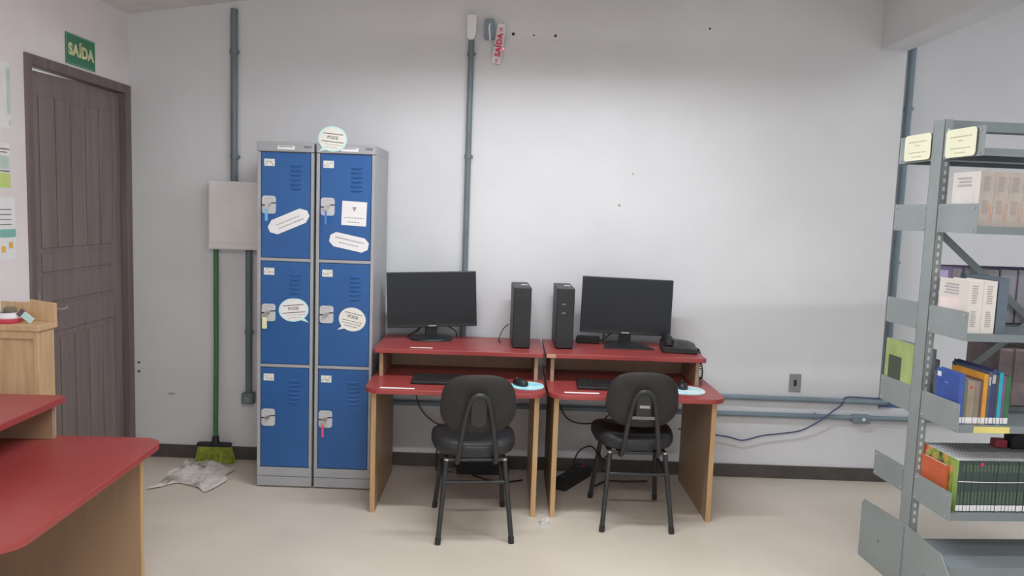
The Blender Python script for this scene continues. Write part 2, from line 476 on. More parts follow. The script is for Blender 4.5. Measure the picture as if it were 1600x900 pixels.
# paper notices on the locker doors
def sheet(name, label, poly, loc, ang, m=mPAPER, group=None, cat='notice', thick=0.0012):
    t = thing(name, label, cat, loc, (0, -R(ang), 0), group)
    MB().prism(poly, -thick, 0.0, 'y').build('paper', m, t)
    return t
LF = 4.2232
def octo(wd, h, c):
    a, b_ = wd / 2, h / 2
    return [(-a, -b_ + c), (-a + c * 1.3, -b_), (a - c * 1.3, -b_), (a, -b_ + c), (a, b_ - c), (a - c * 1.3, b_), (-a + c * 1.3, b_), (-a, b_ - c)]
s1 = sheet('octagonal_notice', 'slanted eight-sided white notice rising to the right on a locker door', octo(0.236, 0.084, 0.026), (-1.237, LF, 1.505), 24, group='notices taped to the lockers')
tag(print_lines(MB(), [(0.0, 0.006, 0.14, 0.006), (0.01, -0.016, 0.15, 0.007)]).build('print', mINKL, s1), kind='stuff')
s2 = sheet('octagonal_notice', 'eight-sided white notice dipping to the right below the square notice', octo(0.216, 0.08, 0.022), (-0.904, LF, 1.402), -11, group='notices taped to the lockers')
tag(print_lines(MB(), [(0.0, 0.012, 0.16, 0.007), (0.0, -0.012, 0.11, 0.006)]).build('print', mINKL, s2), kind='stuff')
s3 = sheet('square_notice', 'square white notice with a wireless network symbol on a locker door', rrect(0.136, 0.132, 0.003, 2), (-0.878, LF, 1.560), -2, group='notices taped to the lockers')
tag(print_lines(MB(), [(0.0, -0.024, 0.108, 0.005), (0.0, -0.047, 0.07, 0.005)]).build('print', mINKL, s3), kind='stuff')
wf = MB()
for rr in (0.007, 0.0125, 0.018):
    pts = []
    for j in range(9):
        a = R(45 + 90 * j / 8); pts.append((rr * math.cos(a), 0.018 + rr * math.sin(a)))
    for j in range(8, -1, -1):
        a = R(45 + 90 * j / 8); pts.append(((rr - 0.0035) * math.cos(a), 0.018 + (rr - 0.0035) * math.sin(a)))
    wf.prism(pts, -0.0016, -0.0012, 'y')
wf.prism([(0.0035 * math.cos(2 * math.pi * j / 10), 0.018 + 0.0035 * math.sin(2 * math.pi * j / 10)) for j in range(10)], -0.0016, -0.0012, 'y')
wf.build('wireless_symbol', mINKD, s3)
def bubble(loc, rx, rz, ang, tail, label, edge, inner, solid):
    pts = []
    ta = {'l': 238, 'r': 306}[tail]
    N = 44
    for i in range(N):
        a = 360 * i / N
        dlt = abs(a - ta)
        q = (rx * math.cos(R(a)), rz * math.sin(R(a)))
        if dlt < 3.7:
            sg = -1 if tail == 'l' else 1
            q = (sg * rx * 0.92, -rz * 1.16)
        pts.append(q)
    t = thing('speech_bubble_notice', label, 'notice', loc, (0, -R(ang), 0), 'speech-bubble notices on the lockers')
    MB().prism(pts, -0.0012, 0, 'y').build('card', edge, t)
    MB().prism([(rx * 0.88 * math.cos(2 * math.pi * i / 36), rz * 0.88 * math.sin(2 * math.pi * i / 36)) for i in range(36)], -0.0016, -0.0012, 'y').build('face', inner, t)
    if solid:
        print_lines(MB(), [(0, rz * 0.40, rx * 1.4, 0.0042), (0, -rz * 0.22, rx * 1.55, 0.0042)], -0.0016, True).build('ruled_lines', mINKD, t)
        tag(print_lines(MB(), [(0.01, -rz * 0.44, rx * 1.3, 0.003), (0.0, -rz * 0.66, rx * 0.9, 0.003)], -0.0016).build('print', mINKL, t), kind='stuff')
    else:
        tag(print_lines(MB(), [(0, rz * 0.5, rx * 1.3, 0.005), (0, -rz * 0.16, rx * 1.5, 0.0045), (0, -rz * 0.38, rx * 1.4, 0.0045), (0, -rz * 0.6, rx * 1.0, 0.0045)], -0.0016).build('print', mINK, t), kind='stuff')
    lettering('PODE', 0.023, mINK, t, (0, -0.0018, rz * (0.1 if solid else 0.2)), (R(90), 0, 0), bold=0.0006)
    return t
bubble((-0.998, 4.2115, 1.958), 0.078, 0.068, -5, 'l', 'speech-bubble notice stuck on the top edge of the locker', mPAPERC, mPAPERW, True)
bubble((-1.206, LF, 1.017), 0.083, 0.066, 6, 'r', 'speech-bubble notice with its tail at lower right', mPAPERC, mPAPER, True)
bubble((-0.88, LF, 0.975), 0.075, 0.066, -12, 'l', 'speech-bubble notice on the middle door of the right locker', mPAPERW, mPAPERW, False)

# ------------------------------------------------------------------ electrical fittings on the back wall
def conduit(name, label, pts, r, m, clips=(), cat='conduit', extra=None):
    t = thing(name, label, cat, pts[0], group='wall conduits')
    o0 = Vector(pts[0])
    MB().tube([Vector(p) - o0 for p in pts], r, 14).build('pipe', m, t, smooth=True)
    for c, ax in clips:
        c = Vector(c) - o0; v = {'z': Vector((0, 0, 0.012)), 'x': Vector((0.012, 0, 0))}[ax]
        MB().tube([c - v, c + v], r * 1.25, 14).tube([c, c + Vector((r + 0.012 if ax == 'z' else 0, 0, 0 if ax == 'z' else r + 0.010))], 0.006, 8).build('clip', m, t, smooth=True)
    return t
PB = MB()
pb = thing('breaker_box', 'off-white metal electrical box on the wall beside the lockers', 'electrical box', (-1.665, YW, 1.52))
MB().box(-0.16, 0.16, -0.085, 0, -0.203, 0.203).build('case', mPANEL, pb, 0.004)
MB().box(-0.152, 0.152, -0.0885, -0.085, -0.165, 0.178).build('cover', mPANEL, pb, 0.003)
MB().box(-0.158, 0.158, -0.0888, -0.085, -0.196, -0.172).build('bottom_strip', mPANEL, pb, 0.002)
MB().box(-0.142, -0.128, -0.0905, -0.0885, 0.04, 0.07).build('latch', mPANEL, pb, 0.001)
conduit('vertical_conduit', 'grey vertical pipe above the electrical box', [(-1.693, YW - 0.024, 1.724), (-1.693, YW - 0.024, 2.70), (-1.693, YW - 0.018, 2.73)], 0.0205, mSKIRT,
        [((-1.693, YW - 0.024, 2.485), 'z'), ((-1.690, YW - 0.024, 1.87), 'z')])
sc_ = conduit('vertical_conduit', 'grey pipe between the broom and the lockers', [(-1.604, YW - 0.024, 1.316), (-1.604, YW - 0.024, 0.43)], 0.0195, mSKIRT, [((-1.604, YW - 0.024, 0.81), 'z')])
MB().box(-0.036, 0.036, -0.036, 0.024, -0.95, -0.882).build('outlet_body', mSKIRT, sc_, 0.006)
MB().box(-0.014, 0.016, -0.0375, -0.036, -0.935, -0.905).build('outlet_face', mGREYPL, sc_, 0.001)
c2 = conduit('vertical_conduit', 'long grey pipe running down the wall behind the left monitor', [(-0.29, YW - 0.026, 2.63), (-0.29, YW - 0.026, 0.532)], 0.0175, mSKIRT,
             [((-0.29, YW - 0.026, 2.52), 'z'), ((-0.29, YW - 0.026, 1.92), 'z'), ((-0.29, YW - 0.026, 1.2), 'z')])
MB().prism([(-0.026, -0.02), (-0.012, -0.034), (0.014, -0.03), (0.028, 0.0), (0.03, 0.11), (-0.028, 0.11)], -0.034, 0.026, 'y').build('junction_body', mWHITEPL, c2, 0.004)
# two horizontal runs
h1 = conduit('horizontal_conduit', 'upper blue-grey pipe along the wall right of the desks',
             smooth_path([(-0.75, YW - 0.021, 0.512), (1.2, YW - 0.021, 0.511), (2.24, YW - 0.021, 0.508)], 2) +
             [(2.30, YW - 0.021, 0.507), (2.335, YW - 0.005, 0.506), (2.355, YW + 0.04, 0.505), (2.37, YW + 0.12, 0.503)], 0.016, mBLUEGREY)
h2 = conduit('horizontal_conduit', 'lower blue-grey pipe along the wall right of the desks', [(-0.75, YW - 0.021, 0.402), (2.9, YW - 0.021, 0.408)], 0.0155, mBLUEGREY, [((1.90, YW - 0.021, 0.405), 'x')])
jb = MB().box(2.88, 2.99, -0.022, 0.020, -0.028, 0.026)
jb.build('junction_body', mBLUEGREY, h2, 0.01)
MB().tube([(2.945, -0.0225, 0), (2.945, -0.0245, 0)], 0.011, 14).build('outlet_hole', mWHITEPL, h2)
conduit('vertical_conduit', 'blue-grey pipe in the recess behind the steel shelf', [(2.418, NY - 0.024, 0.505), (2.418, NY - 0.024, 2.95)], 0.0195, mBLUEGREY,
        [((2.418, NY - 0.024, 2.32), 'z'), ((2.418, NY - 0.024, 1.365), 'z')])
cb = MB().prism([(-0.03, -0.02), (0.10, -0.045), (0.13, -0.02), (0.02, 0.03)], 0, 0.035, 'z')
tag(cb.build('conduit_elbow', mat('dark_blue_elbow', (74, 86, 116), 0.5), loc=(2.36, NY - 0.11, NZ)), 'dark blue angled pipe fitting lying on the wall ledge', 'pipe fitting')
sw = thing('wall_switch', 'grey switch plate on the wall between desk and shelf', 'switch', (1.77, YW, 0.609))
MB().box(-0.036, 0.036, -0.008, 0, -0.056, 0.056).build('plate', mGREYPL, sw, 0.003)
MB().box(-0.009, 0.007, -0.012, -0.008, -0.018, 0.018).build('rocker', mBLKM, sw, 0.001)
tag(MB().tube(smooth_path([(1.06, 4.648, 0.30), (1.271, 4.648, 0.272), (1.375, 4.648, 0.259), (1.463, 4.648, 0.242), (1.581, 4.648, 0.275), (1.718, 4.648, 0.296), (1.824, 4.646, 0.32), (1.93, 4.636, 0.389), (2.004, 4.635, 0.452), (2.055, 4.64, 0.492), (2.08, 4.655, 0.531), (2.16, 4.66, 0.534), (2.26, 4.665, 0.53), (2.34, 4.70, 0.527)]), 0.0045, 8).build('network_cable', mCABLEB, smooth=True),
    'thin blue cable looping from behind the desk up to the wall pipe', 'cable')

# emergency sign by the ceiling
eb = thing('conduit_fitting', 'grey pipe fitting with a white cord high on the wall', 'pipe fitting', (-0.186, YW, 2.665))
MB().prism([(a, b_) for a, b_ in rrect(0.058, 0.116, 0.012)], -0.05, 0, 'y').build('body', mBLUEGREY, eb, 0.004)
MB().tube(smooth_path([(0.004, -0.054, 0.028), (0.0, -0.057, 0.0), (0.004, -0.055, -0.035), (0.006, -0.05, -0.07)]), 0.005, 8).build('cord', mWHITEPL, eb, smooth=True)
es = thing('exit_light', 'narrow clear hanging exit light with red vertical lettering', 'exit sign', (-0.128, YW - 0.03, 2.575), (0, R(7), 0))
MB().prism(rrect(0.052, 0.215, 0.006), -0.004, 0.004, 'y').build('acrylic_panel', mat('frosted_acrylic', (206, 200, 202), 0.3, alpha=0.75), es, 0.001)
MB().box(-0.02, 0.02, -0.012, 0.026, 0.100, 0.122).build('holder', mWHITEPL, es, 0.003)
lettering('SAÍDA', 0.043, mREDT, es, (0.002, -0.0052, 0.0), (R(90), R(-90), 0), spacing=1.15, bold=0.0022)
for sgn in (-1, 1):
    ar = MB()
    for k in (0, 1):
        zz = sgn * (0.078 + 0.012 * k)
        ar.prism([(-0.014, zz), (0.0, zz + sgn * 0.012), (0.014, zz), (0.0, zz + sgn * 0.005)], -0.0052, -0.0042, 'y')
    ar.build('arrow', mREDT, es)
MB().lathe([(0.0001, 0.0), (0.004, 0.0), (0.004, 0.004), (0.002, 0.007), (0.0001, 0.0075)], 10, (0.03, -0.004, -0.02)).build('indicator_led', mat('red_led', (240, 120, 120), 0.4, emit=((255, 90, 100), 3.0)), es)
# green exit sign above the door
gs = thing('exit_sign', 'green exit sign plate above the brown door', 'exit sign', (XL + 0.001, 4.164, 2.361))
MB().box(0, 0.004, -0.138, 0.138, -0.079, 0.079).build('plate', mSIGNG, gs, 0.001)
bd = MB()
for a, b_, c, e_ in ((-0.135, 0.135, 0.072, 0.076), (-0.135, 0.135, -0.076, -0.072), (-0.135, -0.131, -0.072, 0.072), (0.131, 0.135, -0.072, 0.072)):
    bd.box(0.004, 0.0046, a, b_, c, e_)
bd.build('border', mat('exit_border', (96, 150, 120), 0.5), gs)
lettering('SAÍDA', 0.080, mSIGNT, gs, (0.0052, 0.0, -0.004), (R(90), 0, R(90)), spacing=1.08, bold=0.004)

# wall marks: screw holes
mH = mat('hole_dark', (60, 56, 52), 0.9)
for k, (x, z, r_, lab) in enumerate([(-0.045, 2.649, 0.010, 'largest dark screw hole just right of the red exit light'), (0.077, 2.646, 0.006, 'small screw hole, middle of the row by the exit light'),
                      (0.206, 2.647, 0.009, 'dark screw hole at the right end of the row by the exit light'), (1.117, 2.718, 0.006, 'lone screw hole high on the wall near the beam'),
                      (0.633, 1.661, 0.009, 'chipped spot on the wall above the right monitor'), (0.705, 1.852, 0.006, 'tiny upper chip on the wall above the right monitor'),
                      (-2.293, 0.593, 0.008, 'upper of two screw holes beside the door'), (-2.294, 0.537, 0.008, 'lower of two screw holes beside the door'), (-2.093, 0.403, 0.013, 'scuffed patch on the wall left of the broom')]):
    soft = k in (4, 5, 8)
    pts = [(r_ * random.uniform(0.8, 1.2) * math.cos(2 * math.pi * i / 12) * (1.7 if k == 8 else 1), r_ * random.uniform(0.8, 1.2) * math.sin(2 * math.pi * i / 12) * (0.6 if k == 8 else 1)) for i in range(12)]
    o = MB().prism(pts, -0.0012, 0.0, 'y').build('wall_hole', mat('chipped_plaster', (150, 146, 140), 0.9) if soft else mH, loc=(x, YW, z))
    tag(o, lab, 'wall mark', 'marks on the back wall')

# ------------------------------------------------------------------ notices on the left wall
def wall_sheet(y0_, y1_, z0_, z1_, label, m, bars):
    t = thing('wall_notice', label, 'notice', (XL, y1_, z0_), group='notices on the left wall')
    MB().box(0, 0.0015, y0_ - y1_, 0, 0, z1_ - z0_).build('paper', m, t)
    for (a, b_, c, e_, mm, nm) in bars:
        MB().box(0.0015, 0.002, (a - 1) * (y1_ - y0_), (b_ - 1) * (y1_ - y0_), c * (z1_ - z0_), e_ * (z1_ - z0_)).build(nm, mm, t)
    return t
mTEAL = mat('teal_print', (118, 168, 160), 0.7)
mPALEG = mat('pale_green_print', (172, 190, 182), 0.7)
mYEL = mat('yellow_green_print', (188, 188, 124), 0.7, rgb2=(170, 196, 110), scale=12)
mORN = mat('orange_print', (220, 160, 80), 0.7)
wall_sheet(3.40, 3.580, 1.90, 2.20, 'topmost wall notice left of the door, pale green edged', mPAPER, [(0.86, 1.0, 0.22, 0.9, mPALEG, 'green_strip'), (0.93, 1.0, 0.05, 0.12, mPALEG, 'green_mark')])
wall_sheet(3.36, 3.566, 1.63, 1.83, 'wall notice with a yellow-green foot left of the door', mPAPER,
           [(0.5, 0.98, 0.86, 0.885, mINKD, 'ruled_line'), (0.5, 0.9, 0.79, 0.81, mINKD, 'ruled_line'), (0.4, 0.98, 0.36, 0.385, mINKD, 'ruled_line'), (0.3, 1.0, 0.0, 0.33, mYEL, 'yellow_band'), (0.5, 0.97, 0.42, 0.72, mPALEG, 'green_panel')])
wall_sheet(3.36, 3.592, 1.30, 1.585, 'lowest wall notice with a teal band, left of the door', mPAPER,
           [(0.2, 0.88, 0.80, 0.815, mINK, 'text_line'), (0.2, 0.88, 0.72, 0.735, mINK, 'text_line'), (0.2, 0.88, 0.64, 0.655, mINK, 'text_line'), (0.2, 0.88, 0.56, 0.575, mINK, 'text_line'), (0.0, 1.0, 0.36, 0.49, mTEAL, 'teal_band'), (0.78, 0.9, 0.18, 0.28, mORN, 'orange_mark'), (0.55, 0.68, 0.12, 0.22, mORN, 'orange_mark')])

# ------------------------------------------------------------------ desks
def make_desk(label, loc, rz, wtop, wleg, shelf_off, depth=0.76, group=None, rdx=0.0, rdw=0.0):
    t = thing('computer_desk', label, 'desk', loc, (0, 0, rz), group)
    D = depth
    top = [(x, y + D / 2) for x, y in rrect(wtop, D, 0.085, 7, (0, 0, 1, 1))]
    MB().prism(top, 0.655, 0.68, 'z').build('desktop', mRED, t, 0.003)
    for sg in (-1, 1):
        x = sg * wleg / 2
        p = MB().box(x - 0.0125, x + 0.0125, 0.08, D - 0.03, 0, 0.655).build('side_panel', mWOOD, t)
        MB().box(x - 0.0127, x + 0.0127, 0.0785, 0.08, 0.001, 0.655).build('edge_band', mWOODE, p)
        xr_ = x + rdx - sg * rdw / 2
        MB().box(xr_ - 0.010, xr_ + 0.010, shelf_off + 0.03, D - 0.02, 0.68, 0.815).build('riser_side', mWOOD, t, 0.001)
    MB().box(-wleg / 2 + 0.010 + rdx + rdw / 2, wleg / 2 - 0.010 + rdx - rdw / 2, D - 0.12, D - 0.10, 0.68, 0.815).build('riser_back', mWOOD, t)
    MB().box(-wleg / 2 + 0.0125, wleg / 2 - 0.0125, D - 0.07, D - 0.05, 0.54, 0.655).build('back_rail', mWOOD, t)
    sh = [(x + rdx, y + (shelf_off + D) / 2) for x, y in rrect(wtop - 0.012 - rdw, D - shelf_off, 0.012, 3, (0, 0, 1, 1))]
    MB().prism(sh, 0.815, 0.84, 'z').build('riser_shelf', mRED, t, 0.003)
    return t
G = 'red-topped wooden computer desks'
DK1 = make_desk('red-topped computer desk next to the lockers', (-0.272, 3.835, 0), R(0.8), 0.936, 0.848, 0.275, group=G)
DK2 = make_desk('red-topped computer desk carrying the telephone', (0.667, 3.85, 0), R(0.6), 0.918, 0.826, 0.275, group=G, rdx=-0.028, rdw=0.028)
DK3 = make_desk('red-topped wooden desk in the left foreground', (-1.303, 2.415, 0), R(92.0), 0.985, 0.90, 0.375, group=G)
MB().box(-0.462, -0.412, 0.2735, 0.275, 0.818, 0.838).build('tape_patch', mat('tan_tape', (168, 140, 110), 0.6), DK2)
def strip(x, y, z, l, wd, rz, label):
    o = MB().box(-l / 2, l / 2, -wd / 2, wd / 2, 0, 0.001).build('paper_label', mPAPER, loc=(x, y, z))
    o.rotation_euler = (0, 0, rz)
    tag(o, label, 'label', 'white label strips on the desks')
strip(-0.570, 3.868, 0.680, 0.178, 0.020, R(0.5), 'white label strip on the desktop edge of the desk by the lockers')
strip(0.380, 3.905, 0.680, 0.18, 0.022, R(0.5), 'white label strip on the desktop edge of the telephone desk')
strip(-0.485, 4.165, 0.840, 0.122, 0.018, R(1), 'short white label strip on the raised shelf before the left monitor')

# ------------------------------------------------------------------ computers
ZS = 0.8405
def make_monitor(label, loc, rz, tilt, roll, base, size):
    t = thing('monitor', label, 'monitor', loc, (0, 0, rz), 'two black flat monitors')
    M = Matrix.Translation((0, 0, 0.235)) @ Matrix.Rotation(R(roll), 4, 'Y') @ Matrix.Rotation(R(tilt), 4, 'X')
    S = size
    M = M @ Matrix.Scale(S, 4)
    hs = MB().box(-0.252, 0.252, -0.012, 0.018, -0.157, 0.157, M)
    hs.box(-0.16, 0.16, 0.018, 0.045, -0.10, 0.10, M)
    hs = hs.build('housing', mBLK, t, 0.004)
    MB().box(-0.2445, 0.2445, -0.0128, -0.0118, -0.141, 0.1495, M).build('screen', mSCREEN, t)
    MB().box(-0.022, 0.022, -0.0132, -0.012, -0.1515, -0.1455, M).build('maker_mark', mINKL, hs)
    MB().box(-0.036, 0.036, 0.018, 0.034, 0.012, 0.16).build('neck', mBLK, t, 0.004)
    b = MB()
    if base == 'oval':
        el = superell(0.127, 0.095, 2.2, 40)
        b.rings([[(x * s, y * s - 0.0, z) for x, y in el] for s, z in ((1, 0.0), (1, 0.006), (0.96, 0.011), (0.5, 0.019), (0.3, 0.024))])
    else:
        q = [(-0.135, -0.115), (0.155, -0.115), (0.10, 0.075), (-0.10, 0.075)]
        b.rings([[(x * s, y * s + 0.0, z) for x, y in q] for s, z in ((1, 0.0), (1, 0.008), (0.45, 0.021), (0.22, 0.03))])
    b.build('foot', mBLK, t, smooth=(base == 'oval'))
    return t
make_monitor('black flat monitor on an oval foot, next to the lockers', (-0.465, 4.455, ZS), R(7), -3, -2.4, 'oval', 1.03)
make_monitor('black flat monitor on an angular foot, beside the telephone', (0.672, 4.455, ZS), R(-1), -3, 1.0, 'angular', 1.045)
def make_tower(label, loc, rz, btn):
    t = thing('computer_tower', label, 'computer', loc, (0, 0, rz), 'slim black computer towers')
    MB().box(-0.049, 0.049, 0.012, 0.335, 0.004, 0.343).build('case', mTOWER, t, 0.003)
    fp = MB().box(-0.049, 0.049, 0.0, 0.012, 0.004, 0.343).build('front_panel', mBLK, t, 0.004)
    for k in range(2):
        MB().box(-0.02, 0.0, -0.0012, 0.0005, 0.20 + 0.05 * k, 0.208 + 0.05 * k).build('port', mINK if btn else mBLKM, fp, 0.0005)
    MB().tube([(0.026, 0.001, 0.30), (0.026, -0.002, 0.30)], 0.006, 12).build('power_button', mTOWER, fp)
    for sx in (-1, 1):
        MB().box(sx * 0.036 - 0.008, sx * 0.036 + 0.008, 0.02, 0.31, 0.0, 0.004).build('foot', mRUB, t)
    MB().box(0.0, 0.036, 0.15, 0.2, 0.343, 0.344).build('sticker', mSILVER, t)
    return t
make_tower('left of the two slim black computer towers', (0.062, 4.245, ZS), R(3.0), False)
make_tower('right of the two slim black computer towers, with two front ports', (0.305, 4.275, ZS), R(1.0), True)
def make_keyboard(label, loc, rz):
    t = thing('keyboard', label, 'keyboard', loc, (0, 0, rz), 'black keyboards')
    M = Matrix.Rotation(R(3), 4, 'X')
    MB().box(-0.225, 0.225, -0.075, 0.075, 0.0045, 0.021, M).build('body', mBLK, t, 0.004)
    k = MB()
    for r_ in range(6):
        yy = 0.058 - r_ * 0.0225
        for c in range(21):
            if c in (15, 19 if r_ == 0 else 99): continue
            xx = -0.208 + c * 0.0206
            if r_ == 5 and 4 <= c <= 9:
                if c == 4: k.box(xx - 0.008, xx + 0.0206 * 5 + 0.008, yy - 0.009, yy + 0.008, 0.021, 0.0265, M)
                continue
            k.box(xx - 0.0085, xx + 0.0085, yy - 0.009, yy + 0.008, 0.021, 0.0265, M)
    tag(k.build('keys', mBLKM, t), kind='stuff')
    return t
make_keyboard('black keyboard on the desk next to the lockers', (-0.292, 4.045, 0.6805), R(0.5))
make_keyboard('black keyboard on the telephone desk', (0.590, 4.045, 0.6805), R(-2))
def make_mouse(label, loc, rz, mwh):
    t = thing('computer_mouse', label, 'mouse', loc, (0, 0, rz), 'black mice')
    el = superell(0.03, 0.055, 2.4, 24)
    MB().rings([[(x * s, y * s + yo, z) for x, y in el] for s, z, yo in ((0.94, 0, 0), (1, 0.006, 0), (0.97, 0.016, -0.001), (0.82, 0.026, -0.004), (0.5, 0.033, -0.008), (0.15, 0.0355, -0.01))]).build('shell', mBLK, t, smooth=True)
    MB().tube([(-0.003, 0.032, 0.027), (0.003, 0.032, 0.027)], 0.007, 12).build('wheel', mwh, t)
    return t
mPADB = mat('pad_pale_blue', (150, 196, 214), 0.6, rgb2=(196, 214, 216), scale=14)
pd1 = MB().prism(superell(0.088, 0.095, 2.3, 36), 0, 0.003, 'z').build('mouse_pad', mat('pad_blue', (104, 186, 220), 0.6, rgb2=(176, 208, 216), scale=13), loc=(0.100, 4.020, 0.6805))
tag(pd1, 'bright sky-blue mouse pad between the two desks', 'mouse pad', 'mouse pads')
pd2 = MB().prism(superell(0.10, 0.105, 2.3, 36), 0, 0.003, 'z').build('mouse_pad', mPADB, loc=(0.950, 4.045, 0.6805))
tag(pd2, 'pale blue-white mouse pad under the telephone shelf', 'mouse pad', 'mouse pads')
make_mouse('black mouse on the bright blue pad', (0.062, 4.025, 0.684), R(35), mINK)
make_mouse('black mouse on the pale pad of the telephone desk', (0.940, 4.090, 0.684), R(-8), mINK)

# telephone with handset and coiled cord
ph = thing('telephone', 'black desk telephone at the right end of the raised shelf', 'telephone', (0.962, 4.34, ZS), (0, 0, R(-4)))
MB().rings([[(x, -0.085, 0.0), (x, 0.085, 0.0), (x, 0.085, h1_), (x, 0.03, h1_), (x, -0.085, h0_)] for x, h0_, h1_ in ((-0.098, 0.036, 0.060), (-0.03, 0.036, 0.060), (0.06, 0.030, 0.052), (0.098, 0.022, 0.040))]).build('base', mBLK, ph, 0.005)
hs = [(-0.088, 0.040, 0.022), (-0.080, 0.058, 0.030), (-0.05, 0.070, 0.025), (-0.015, 0.074, 0.020), (0.03, 0.076, 0.020), (0.062, 0.074, 0.022), (0.082, 0.066, 0.029), (0.088, 0.052, 0.022)]
MB().tube([(-0.062, y, z) for y, z, r_ in [(y_ * 0.8, z_, q_) for y_, z_, q_ in hs]], [r_ for *_, r_ in hs], 12).build('handset', mBLKM, ph, smooth=True)
kp = MB()
for i in range(4):
    for j in range(3):
        M = Matrix.Translation((0.0 + j * 0.02, -0.062 + i * 0.018, 0.0375 + i * 0.0034 - j * 0.002)) @ Matrix.Rotation(R(10), 4, 'X')
        kp.box(-0.007, 0.007, -0.006, 0.006, 0, 0.004, M)
tag(kp.build('keypad', mTOWER, ph), kind='stuff')
cp = []
base_path = smooth_path([(0.095, 0.0, 0.02), (0.115, 0.0, 0.012), (0.128, 0.0, -0.03), (0.126, 0.0, -0.09), (0.110, 0.0, -0.145), (0.138, 0.0, -0.15), (0.140, 0.0, -0.10), (0.128, 0.0, -0.05)], 24)
for i, p in enumerate(base_path):
    a = i * 1.1
    cp.append(p + Vector((0.0055 * math.cos(a), 0.0055 * math.sin(a), 0.002 * math.sin(a))))
MB().tube(cp, 0.0034, 6).build('coiled_cord', mBLKM, ph, smooth=True)
ad = thing('power_adapter', 'small black adapter box behind the right tower', 'adapter', (0.462, 4.53, ZS), (0, 0, R(-10)))
MB().box(-0.068, 0.068, -0.035, 0.035, 0, 0.036).build('case', mBLKM, ad, 0.006)
MB().tube(smooth_path([(0.066, 0, 0.016), (0.10, 0.01, 0.03), (0.14, 0.035, 0.065), (0.17, 0.05, 0.10)]), 0.004, 8).build('lead', mCABLE, ad, smooth=True)

def cable(label, pts, r=0.004, m=mCABLE, nm='cable'):
    o = MB().tube(smooth_path(pts), r, 8).build(nm, m, smooth=True)
    return tag(o, label, 'cable')
cable('short dark cable hanging below the left side of the left monitor', [(-0.61, 4.50, 0.845), (-0.585, 4.50, 0.862), (-0.555, 4.50, 0.88), (-0.53, 4.49, 0.91)], 0.006)
cable('dark cable curving under the right side of the left monitor', [(-0.40, 4.52, 0.92), (-0.36, 4.52, 0.905), (-0.325, 4.52, 0.88), (-0.32, 4.52, 0.845)], 0.004)
cable('thin cable leaving the back of the left tower', [(-0.012, 4.56, 0.93), (-0.045, 4.55, 0.90), (-0.065, 4.52, 0.855), (-0.068, 4.47, 0.844), (-0.055, 4.43, 0.844)], 0.0032)
cable('thin upright cable behind the right monitor', [(0.56, 4.57, 0.845), (0.562, 4.572, 0.90), (0.565, 4.56, 0.96)], 0.0035)
cable('looping cable on the back wall under the left desk', [(-0.60, 4.64, 0.60), (-0.55, 4.64, 0.40), (-0.48, 4.64, 0.31), (-0.40, 4.63, 0.28), (-0.32, 4.62, 0.33), (-0.26, 4.60, 0.45), (-0.24, 4.56, 0.53)], 0.0035)
cable('thin cable dropping to the floor under the left desk', [(-0.26, 4.59, 0.50), (-0.34, 4.59, 0.35), (-0.42, 4.60, 0.16), (-0.43, 4.6, 0.02), (-0.40, 4.57, 0.006), (-0.325, 4.56, 0.006)], 0.004)
cable('sagging black cable under the telephone desk', [(0.30, 4.60, 0.47), (0.36, 4.60, 0.36), (0.46, 4.60, 0.325), (0.58, 4.60, 0.35), (0.66, 4.60, 0.44)], 0.0045)
cable('tangled cable rising from the power strip under the telephone desk', [(0.40, 4.55, 0.05), (0.44, 4.56, 0.16), (0.52, 4.58, 0.19), (0.58, 4.58, 0.12), (0.62, 4.56, 0.15), (0.66, 4.56, 0.28), (0.68, 4.58, 0.42)], 0.005)
cable('cable lying on the floor behind the right chair', [(0.53, 4.40, 0.006), (0.56, 4.44, 0.006), (0.62, 4.50, 0.006), (0.72, 4.50, 0.006), (0.86, 4.52, 0.006)], 0.005)
cable('cable lying on the floor behind the left chair', [(-0.20, 4.52, 0.006), (-0.10, 4.44, 0.006), (0.0, 4.42, 0.006), (0.10, 4.46, 0.006)], 0.005)
def power_strip(label, loc, rz, l):
    t = thing('power_strip', label, 'power strip', loc, (0, 0, rz))
    MB().box(-l / 2, l / 2, -0.045, 0.045, 0, 0.06).build('case', mBLKM, t, 0.005)
    for k in range(3):
        x = -l / 2 + l * (k + 0.5) / 3
        MB().tube([(x, 0, 0.06), (x, 0, 0.064)], 0.018, 14).build('socket', mBLK, t)
    MB().box(l / 2 - 0.03, l / 2 - 0.012, -0.008, 0.008, 0.06, 0.066).build('switch', mat('red_switch', (150, 40, 44), 0.4), t)
power_strip('black power unit on the floor under the left desk', (-0.14, 4.59, 0), R(1), 0.32)
power_strip('black power strip lying aslant on the floor under the telephone desk', (0.40, 4.47, 0), R(58), 0.34)
# crumpled clear plastic on the floor
def crumple(name, m, rx, ry, rz_, loc, label, cat, seed):
    rnd = random.Random(seed)
    rg = []
    for i in range(7):
        a = math.pi / 2 * i / 6
        rr = math.cos(a) if i < 6 else 0.06
        rg.append([(rx * rr * math.cos(2 * math.pi * j / 16) * rnd.uniform(0.75, 1.15), ry * rr * math.sin(2 * math.pi * j / 16) * rnd.uniform(0.75, 1.15), rz_ * math.sin(a) * rnd.uniform(0.7, 1.1)) for j in range(16)])
    return tag(MB().rings(rg).build(name, m, loc=loc), label, cat)
crumple('plastic_wrapper', mat('clear_plastic', (206, 204, 200), 0.2, alpha=0.6), 0.036, 0.034, 0.030, (0.215, 3.845, 0), 'small crumpled clear plastic on the floor between the desks', 'litter', 3)

